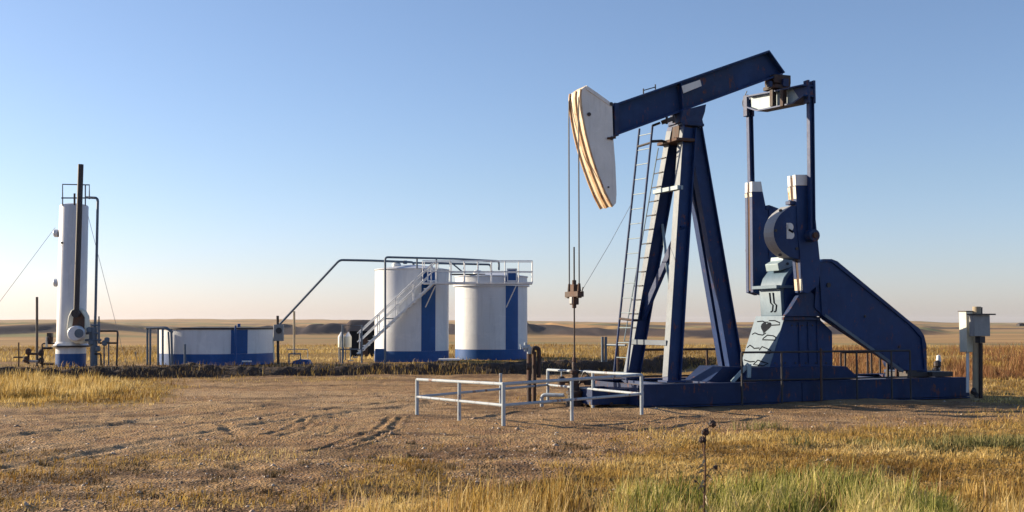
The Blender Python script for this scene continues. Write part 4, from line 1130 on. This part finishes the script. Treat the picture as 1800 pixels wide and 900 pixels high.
MB().tube([W(414, 636, YL - .05), W(414, 572, YL - .05)], .04, 8).tube([W(420, 575, YL - .1), W(420, 569, YL - .1)], .07, 8).build('gauge_pipe', M['tank_blue'], lt)
MB().box(W(434, 635, YL - .06), (.42, .03, .06)).build('label_plate', M['rail_white'], lt)
MB().tube([W(325, 640, YL - .1), W(325, 605, YL - .1)], .05, 8).build('drain_pipe', M['pipe'], lt)
pf = thing('standpipes', W(260, 642, YL + .3), 'blue grey upright pipes joined at the top beside the low open tank', 'pipes')
for x in (259, 264, 278, 286, 302):
    dy = {259: .3, 264: .1, 278: .6, 286: -.15, 302: -.2}[x]
    xe = {286: 286, 302: 303}.get(x, x)
    MB().tube([W(xe, 644, YL + dy), W(x if x != 302 else 301, 578, YL + dy)], .05, 8).build('upright', M['pipe'], pf)
MB().tube([W(258, 577, YL + .2), W(292, 576, YL - .1), W(303, 584, YL - .2)], .06, 8, smooth_bend=.1).build('header', M['pipe'], pf)
MB().tube([W(296, 583, YL - .25), W(299, 642, YL - .25)], .04, 8).build('upright', M['pipe'], pf)

# meter post right of low tank
def simple_post(name, x, y0, y1, Y, r, mat, label, cat='post'):
    o = MB().tube([W(x, y0, Y), W(x, y1, Y)], r, 10).build(name, M[mat], None); return tag(o, label, cat)
mp = thing('meter_post', W(489, 640, 50), 'post with a grey meter box beside the low open tank', 'meter post')
MB().tube([W(489, 640, 50), W(488, 555, 50)], .06, 10).build('post', M['darkrust'], mp)
bx = MB().box(W(490, 585, 49.85), (.42, .25, .72)).build('meter_box', M['boxgrey'], mp, bevel=.02)
MB().tube([W(490, 581, 49.72), W(490, 581, 49.66)], .13, 16).build('dial', M['dark'], bx)
MB().tube([W(483, 575, 49.9), W(480, 600, 49.9), W(482, 632, 49.9)], .03, 8).build('conduit', M['cream'], mp)
simple_post('utility_post', 517, 625, 547, 58, .06, 'wood', 'thin wooden post standing behind the meter box')
sf = thing('pipe_stand', W(512, 640, 52), 'small grey pipe stand over a blue pump box', 'pipe stand')
MB().tube([W(508, 641, 52), W(508, 622, 52), W(528, 622, 52), W(528, 636, 52)], .04, 8).build('frame', M['pipe'], sf)
MB().tube([W(505, 614, 55), W(541, 614, 55), W(541, 630, 55)], .025, 8).build('back_frame', M['steel'], sf)
MB().prism([W(x, y, 52.2) for x, y in ((514, 641), (514, 635), (526, 632), (542, 633), (545, 641))], (0, .6, 0)).build('pump_box', M['tank_blue'], sf, bevel=.02)

# dark shed and white hoppers behind stairs
sx0, sx1, YH = W(618, 0, 62).x, W(663, 0, 62).x, 62
shd = thing('shed', ((sx0 + sx1) / 2, YH, 0), 'small dark gabled shed half hidden behind the stairway', 'shed')
zb_, ze, zr = 0, W(0, 582, YH).z, W(0, 566, YH).z
MB().box(((sx0 + sx1) / 2, YH + .8, (zb_ + ze) / 2), (sx1 - sx0 - .1, 1.6, ze)).build('wall', M['mark'], shd)
MB().prism([(sx0 - .05, YH - .1, ze), (sx1 + .05, YH - .1, ze), (sx1 - .15, YH + .8, zr), (sx0 + .35, YH + .8, zr)], (0, .05, .03)).prism([(sx0 - .05, YH + 1.7, ze), (sx1 + .05, YH + 1.7, ze), (sx1 - .15, YH + .8, zr), (sx0 + .35, YH + .8, zr)], (0, .05, .03)).build('roof', M['dark'], shd)
MB().box((sx0 + .8, YH - .02, .55), (.5, .04, 1.0)).build('door', M['darkrust'], shd)
for x, lab in ((600, 'white cone topped drum at the foot of the stairway, the left one of two'), (612, 'white cone topped drum between the shed and the other drum')):
    q = W(x, 607, 57); 
    d = thing('chemical_drum', q, lab, 'drum', 'white drums by the stairway')
    MB().lathe(q, [(.17, -.1), (.17, .42), (.16, .44)], 18).build('body', M['cream'], d)
    MB().lathe(q, [(.165, .44), (.03, .66), (0, .68)], 18).build('cone_lid', M['rail_white'], d)
    MB().tube([q + Vector((-.12, 0, -.1)), Vector((q.x - .12, q.y, 0))], .025, 6).tube([q + Vector((.12, 0, -.1)), Vector((q.x + .12, q.y, 0))], .025, 6).build('stand', M['pipe'], d)
# white slab with rusty post before the tank gap
st = thing('step_platform', W(782, 640, 46), 'small white topped rusty stand between the two tall tanks', 'stand')
a, b = W(771, 632, 46), W(808, 632, 46)
MB().box(((a.x + b.x) / 2, 46.2, a.z), (b.x - a.x, .6, .06)).build('top', M['rail_white'], st)
MB().box(W(772.5, 647, 46), (.1, .1, .62)).box(W(806, 647, 46.3), (.1, .1, .62)).build('stand_leg', M['rust'], st)

# ================================================================== HEATER TREATER (tall vessel at left)
vn = G(124, 645); rv = .60; vc = Vector((vn.x * (1 + rv / vn.y), vn.y + rv, 0)); YVn = vc.y - rv
vs_ = thing('separator_tower', vc, 'tall slender white separator vessel with black flue stack', 'separator vessel')
zt = W(0, 361, vc.y).z
zc_ = W(0, 606, YVn).z
prof = [(rv, zc_), (rv * .985, zt - .06), (rv * .93, zt), (rv * .6, zt + .06), (0, zt + .08)]
shell = MB().lathe(vc, prof, 56).build('shell', M['tank'], vs_)
MB().lathe(vc, [(rv + .02, 1.0 - .45), (rv + .02, zc_ - .12), (rv + .14, zc_ - .05), (rv + .01, zc_ + .12)], 56).build('skirt', M['tank'], vs_)
MB().lathe(vc, [(rv + .17, zc_ - .11), (rv + .17, zc_ - .04), (rv + .12, zc_ - .03)], 56).build('ring', M['dark'], vs_)
MB().lathe(vc, [(rv + .01, 0), (rv + .024, .55)], 56).build('base_band', M['tank_blue'], vs_)
for y in (410, 497):
    p = W(99, y, vc.y - .1); MB().lathe(p, [(.17, -.1), (.17, .06), (.14, .09), (0, .1)], 16, rot=Matrix.Rotation(R(-90), 3, 'Y')).build('manway', M['tank'], vs_)
q = W(110, 427, YVn + .1); MB().tube([q, q + Vector((0, -.1, 0))], .05, 8).build('port', M['dark'], vs_)
# stack
MB().tube([W(134, 553, YVn - .42), W(142, 289, YVn - .3)], .115, 20).build('flue_stack', M['dark'], vs_)
# firebox housing: pointed oval plate with burner drum
hs = [(134, 541), (125, 545), (120, 556), (117, 575), (118, 590), (124, 600), (134, 604), (148, 604), (151, 580), (150, 556), (144, 545)]
MB().prism([W(x, y, YVn - .28) for x, y in hs], (0, .5, 0)).build('firebox', M['cream'], vs_, bevel=.03)
inn = [(136, 546), (130, 552), (127, 575), (129, 592), (140, 598), (148, 592), (149, 558), (143, 549)]
MB().prism([W(x, y, YVn - .29) for x, y in inn], (0, -.02, 0)).build('firebox_door', M['rust'], vs_)
q = W(137, 586, YVn - .3)
MB().lathe(q, [(.32, 0), (.32, .34), (.28, .38), (0, .38)], 28, rot=Matrix.Rotation(R(90), 3, 'X')).build('burner_drum', M['tank'], vs_)
MB().lathe(W(139, 586, YVn - .69), [(.19, 0), (.19, .02)], 20, rot=Matrix.Rotation(R(90), 3, 'X')).build('burner_badge', M['pipe'], vs_)
MB().lathe(W(134, 551, YVn - .4), [(.17, -.1), (.17, .12)], 20, rot=Matrix.Rotation(R(90), 3, 'X')).build('stack_collar', M['dark'], vs_)
# top platform rail
m = MB(); Yf = vc.y - .5
m.tube([W(110, 362, Yf), W(110, 324, Yf), W(157, 325, Yf), W(157, 350, Yf)], .03, 8); m.tube([W(108, 348, Yf), W(157, 348, Yf)], .03, 8); m.tube([W(150, 362, Yf), W(150, 325, Yf)], .03, 8)
MB().tube([W(131, 362, Yf), W(131, 340, Yf)], .045, 8).build('relief_valve', M['dark'], vs_)
m.build('top_rail', M['pipe'], vs_)
dp = thing('pipe_manifold', W(168, 640, YVn), 'blue pipe manifold with valves and a tall downcomer right of the separator', 'pipes')
Yd = YVn - .1
MB().tube([W(152, 347, Yd + .4), W(172, 348, Yd + .2), W(168, 545, Yd), W(165, 640, Yd)], .055, 8, smooth_bend=.15).build('downcomer', M['pipe'], dp)
MB().tube([W(165, 575, Yd), W(165, 645, Yd)], .15, 12).build('header', M['pipe'], dp)
m = MB()
for pts, r in (([(150, 586), (175, 586)], .05), ([(150, 598), (178, 598)], .05), ([(174, 566), (174, 604)], .05), ([(158, 575), (158, 600)], .04), ([(160, 572), (176, 572)], .04)):
    m.tube([W(x, y, Yd - .1) for x, y in pts], r, 8)
m.build('cross_pipes', M['pipe'], dp)
for x, y in ((157, 580), (184, 603), (188, 598), (172, 613), (160, 602)):
    MB().lathe(W(x, y, Yd - .15), [(.05, -.12), (.11, -.08), (.11, .08), (.05, .12)], 10).build('valve', M['pipe'], dp)
MB().tube([W(175, 582, Yd), W(207, 582, Yd), W(205, 643, Yd)], .04, 8, smooth_bend=.08).build('frame_rail', M['dark'], dp)
MB().tube([W(175, 603, Yd + .1), W(206, 603, Yd + .1)], .04, 8).build('frame_rail', M['dark'], dp)
for x in (183, 191): MB().tube([W(x, 604, Yd + .1), W(x, 643, Yd + .1)], .03, 8).build('frame_leg', M['pipe'], dp)
MB().tube([W(174, 566, Yd), W(174, 556, Yd)], .03, 8).build('vent', M['dark'], dp)
MB().tube([W(165, 622, Yd - .1), W(177, 622, Yd - .1), W(178, 643, Yd - .1)], .04, 8, smooth_bend=.08).build('drain', M['dark'], dp)
# left fittings
lf = thing('pipe_manifold', W(75, 640, YVn), 'low rusty pipe manifold with valves left of the separator', 'pipes')
Ye = YVn
for pts, r, mt in (([(92, 612), (74, 612), (74, 645)], .05, 'darkrust'), ([(50, 640), (50, 622), (64, 622), (74, 622)], .05, 'darkrust'), ([(40, 634), (74, 636)], .05, 'steel'), ([(33, 602), (33, 645)], .03, 'darkrust'), ([(24, 628), (40, 628)], .03, 'dark'), ([(74, 640), (95, 640)], .045, 'darkrust'), ([(96, 604), (74, 604), (74, 612)], .03, 'dark')):
    MB().tube([W(x, y, Ye) for x, y in pts], r, 8, smooth_bend=.08).build('pipe_run', M[mt], lf)
for x, y in ((72, 620), (72, 634), (46, 632), (50, 618), (88, 596)):
    MB().lathe(W(x, y, Ye - .05), [(.05, -.14), (.12, -.08), (.12, .08), (.05, .14)], 10).build('valve', M['darkrust'], lf)
MB().box(W(88, 594, Ye), (.2, .2, .42)).build('control_box', M['dark'], lf)
MB().tube([W(82, 610, Ye - .1), W(82, 592, Ye - .1)], .05, 8).build('gauge_column', M['cream'], lf)
simple_post('vent_pole', 65, 645, 522, YVn + 1, .055, 'dark', 'thin dark pole standing left of the separator tower')
for pts, lab in (([(97, 400), (55, 448), (0, 522), (-60, 610)], 'thin guy wire running from the tower down to the left edge'), ([(155, 380), (178, 440), (195, 500), (206, 545), (222, 640)], 'thin guy wire running from the tower down to the right')):
    o = MB().tube([W(pts[0][0], pts[0][1], vc.y), W(pts[-1][0], pts[-1][1], vc.y + (-2 if pts[0][0] < 120 else 2))], .009, 5).build('guy_wire', M['guy'], None)
    tag(o, lab, 'wire')
# small survey stakes left of low tank
for x, y0, y1, lab in ((240, 640, 618, 'short stake left of the low open tank'), ):
    o = MB().bar(W(x, y0, 56), W(x - 2, y1, 56), (0, 1, 0), .07, .07).bar(W(x + 3, y0, 56), W(x - 1, y1 + 6, 56), (0, 1, 0), .05, .05).build('stake', M['wood'], None); tag(o, lab, 'stake')

# H-frame posts beyond the wellhead
hf = thing('pipe_gate', W(1062, 640, 42), 'small grey pipe frame standing on the berm behind the ladder', 'pipe frame')
for x in (1059, 1065): MB().tube([W(x, 636, 42), W(x, 592, 42)], .05, 8).build('post', M['pipe'], hf)
MB().tube([W(1065, 606, 42), W(1100, 607, 41)], .04, 8).build('rail', M['pipe'], hf)
MB().tube([W(1086, 606, 41.5), W(1086, 660, 41.5)], .04, 8).build('post', M['rust'], hf)

# ================================================================== ELECTRIC BOXES at right
ep = G(1717, 701); YE = ep.y
el = thing('electric_post', ep, 'wooden post carrying a tall cream cabinet and a grey lidded box', 'electrical post')
MB().tube([W(1717, 704, YE), W(1717, 539, YE)], .10, 14).build('post', M['wood'], el)
MB().tube([W(1722, 540, YE + .15), W(1722, 560, YE + .15)], .07, 10).build('post_cap', M['dark'], el)
def ebox(x0, x1, y0, y1, v0, depth, mat, nm):
    # box aligned with the pump frame; front face seen between px x0..x1
    a = L(x0, y1, v0); b = L(x1, y0, v0)
    c = world((a.x + b.x) / 2, v0 + depth / 2, (a.z + b.z) / 2)
    o = MB().box(c, (b.x - a.x, depth, b.z - a.z), Matrix.Rotation(TH, 3, 'Z')).build(nm, M[mat], el, bevel=.008); return o, c, b.x - a.x, depth, b.z - a.z
v_post = (ep - O).dot(V)
o1, c_, w_a, d_a, h_a = ebox(1713, 1740, 554, 591, v_post - .34, .17, 'boxgrey', 'meter_cabinet')
MB().box(c_ + Vector((.04, 0, h_a / 2 + .02)), (w_a + .16, d_a + .12, .035), Matrix.Rotation(TH, 3, 'Z')).build('lid', M['dark'], o1)
MB().box(c_ + Vector((.02, .03, -h_a / 2 - .085)), (.16, .16, .16), Matrix.Rotation(TH, 3, 'Z')).build('conduit_box', M['dark'], o1)
o2, c_, w_b, d_b, h_b = ebox(1700, 1712, 548, 619, v_post + .02, .25, 'cream', 'switch_cabinet')
MB().box(c_ + Vector((0, 0, h_b / 2 + .012)), (w_b + .04, d_b + .04, .02), Matrix.Rotation(TH, 3, 'Z')).build('lid', M['dark'], o2)
MB().tube([W(1701, 618, YE + .1), W(1701, 690, YE + .1)], .04, 10).build('conduit', M['rail_white'], el)
MB().tube([W(1724, 603, YE - .15), W(1724, 700, YE - .1)], .05, 8).build('conduit', M['darkrust'], el)
m = MB()
for k in range(5): m.tube([W(1709 + k * 2, 690 + k, YE - .2), W(1712 + k, 684 + k * 3, YE - .1)], .05, 8)
m.build('cable_clump', M['dark'], el)
# chemical pump / valve behind skid end
cv = thing('valve_stand', W(1650, 680, 31), 'small dark valve assembly with a pale cap behind the skid end', 'valve')
MB().tube([W(1650, 690, 31), W(1650, 634, 31)], .045, 8).build('stem', M['steel'], cv)
MB().lathe(W(1650, 634, 31), [(.05, -.08), (.07, 0), (.05, .14), (0, .16)], 12).build('cap', M['rail_white'], cv)
for x, y in ((1648, 640), (1645, 652), (1652, 660)):
    MB().lathe(W(x, y, 30.9), [(.04, -.1), (.1, -.05), (.1, .05), (.04, .1)], 10).build('valve_body', M['dark'], cv)
MB().tube([W(1636, 655, 31), W(1650, 650, 31), W(1655, 668, 31)], .03, 8).build('line', M['dark'], cv)
# far farm sheds on the plain
for x, w_, lab in ((1780, 5, 'tiny dark farm building on the far plain, nearer the middle'), (1793, 6, 'tiny dark farm building on the far plain at the right edge')):
    p = G(x, 573)
    o = MB().box((W(x, 0, 900).x, 900, W(0, 571.5, 900).z), (w_, 6, 1.6)).prism([(W(x, 0, 900).x - w_ / 2, 897, W(0, 571.5, 900).z + .8), (W(x, 0, 900).x + w_ / 2, 897, W(0, 571.5, 900).z + .8), (W(x, 0, 900).x, 897, W(0, 571.5, 900).z + 1.7)], (0, 6, 0)).build('farm_building', M['dark'], None); tag(o, lab, 'building')

# ================================================================== seed-head weed
wb_ = G(1240, 935); YW = 10.4
wd = thing('dry_weed', Vector((W(1240, 0, YW).x, YW, 0)), 'dry brown weed with round seed heads rising from the green grass', 'weed')
stem = [W(1237, 940, YW), W(1238, 880, YW), W(1240, 820, YW), W(1238, 790, YW), W(1239, 772, YW), W(1244, 752, YW)]
MB().tube(stem, [.011, .010, .009, .008, .007, .006], 7).build('stem', M['weed'], wd)
MB().tube([W(1239, 792, YW), W(1241, 775, YW - .02), W(1239, 762, YW - .02)], .004, 6).tube([W(1238, 800, YW), W(1235, 790, YW + .02), W(1234, 776, YW + .02)], .004, 6).tube([W(1240, 840, YW), W(1250, 824, YW), W(1257, 821, YW)], .004, 6).tube([W(1238, 870, YW), W(1228, 850, YW), W(1222, 846, YW)], .004, 6).build('branches', M['weed'], wd)
import bmesh
def seedhead(p, r):
    bm = bmesh.new(); bmesh.ops.create_icosphere(bm, subdivisions=3, radius=r)
    for v in bm.verts: v.co *= random.uniform(.72, 1.22)
    me = bpy.data.meshes.new('seed_head'); bm.to_mesh(me); bm.free(); me.materials.append(M['darkrust'])
    o = bpy.data.objects.new('seed_head', me); C.objects.link(o); o.parent = wd; o.location = Vector(p) - OFF[wd.name]
for x, y, r in ((1252, 745, .033), (1240, 759, .034), (1234, 773, .030), (1258, 821, .021), (1222, 846, .013)): seedhead(W(x, y, YW - .01), r)
MB().tube([W(1244, 752, YW), W(1252, 747, YW)], .004, 6).build('branches', M['weed'], wd)
m = MB()
for k in range(12):
    y = 800 + k * 9; p = W(1239, y, YW); a = random.uniform(0, 6.28); d = Vector((math.cos(a), math.sin(a), -.5)) * .07
    m.prism([p, p + d * .5 + Vector((0, 0, .03)), p + d, p + d * .5 + Vector((.012, .012, 0))], (.002, .002, 0))
m.build('leaves', M['wood'], wd)

# ================================================================== LIGHT, SKY, HAZE, CAMERA
SUN_EL = 17.0
SUN_AZ = -70.0    # degrees from +Y towards +X (negative: left)
se, sz = R(SUN_EL), R(SUN_AZ)
sdir = Vector((math.sin(sz) * math.cos(se), math.cos(sz) * math.cos(se), math.sin(se)))
ld = bpy.data.lights.new('sun', 'SUN'); ld.energy = 5.0; ld.angle = R(.55); ld.color = (1.0, .83, .60)
lo = bpy.data.objects.new('sun', ld); C.objects.link(lo); lo.rotation_euler = sdir.to_track_quat('Z', 'Y').to_euler(); lo.location = sdir * 60
w = bpy.data.worlds.new('World'); scene.world = w; w.use_nodes = True
nt = w.node_tree; bg_ = nt.nodes['Background']
sky = nt.nodes.new('ShaderNodeTexSky'); sky.sky_type = 'NISHITA'; sky.sun_disc = False
sky.sun_elevation = se; sky.sun_rotation = sz
sky.altitude = 200; sky.air_density = 1.0; sky.dust_density = .6; sky.ozone_density = 2.0
geo = nt.nodes.new('ShaderNodeTexCoord'); sx = nt.nodes.new('ShaderNodeSeparateXYZ'); nt.links.new(geo.outputs['Generated'], sx.inputs[0])
rp_ = ramp(nt, sx.outputs[2], [(0, (.93, .92, 1.32)), (.05, (.89, .90, 1.19)), (.12, (.89, .90, 1.07)), (.35, (.93, .93, 1.04))])
nt.links.new(mix(nt, 1.0, sky.outputs[0], rp_.outputs[0], 'MULTIPLY'), bg_.inputs[0]); bg_.inputs[1].default_value = .084

hz = bpy.data.meshes.new('haze')
hb = MB().box((0, 0, 10.5), (19600, 19600, 61)); hz.from_pydata([tuple(p) for p in hb.v], [], hb.f)
hm = bpy.data.materials.new('haze_air'); hm.use_nodes = True; hn = hm.node_tree; hn.nodes.clear()
ho = hn.nodes.new('ShaderNodeOutputMaterial'); hv = hn.nodes.new('ShaderNodeVolumePrincipled')
hv.inputs['Color'].default_value = (.86, .88, .95, 1); hv.inputs['Density'].default_value = .00004; hv.inputs['Anisotropy'].default_value = .2
hn.links.new(hv.outputs[0], ho.inputs['Volume']); hz.materials.append(hm)
hob = bpy.data.objects.new('haze', hz); C.objects.link(hob); tag(hob, 'thin pale haze over the prairie', 'haze', kind='stuff')

cd = bpy.data.cameras.new('camera'); cam = bpy.data.objects.new('camera', cd); C.objects.link(cam)
cd.sensor_width = 36; cd.lens = 36 * F / 1800; cd.clip_start = .1; cd.clip_end = 30000
cam.location = CAM; cam.rotation_euler = (R(90) + PITCH, 0, 0)
scene.camera = cam
scene.view_settings.view_transform = 'Standard'; scene.view_settings.look = 'None'
scene.view_settings.exposure = 0.95; scene.view_settings.gamma = 1
scene.render.resolution_x = 1024; scene.render.resolution_y = 512
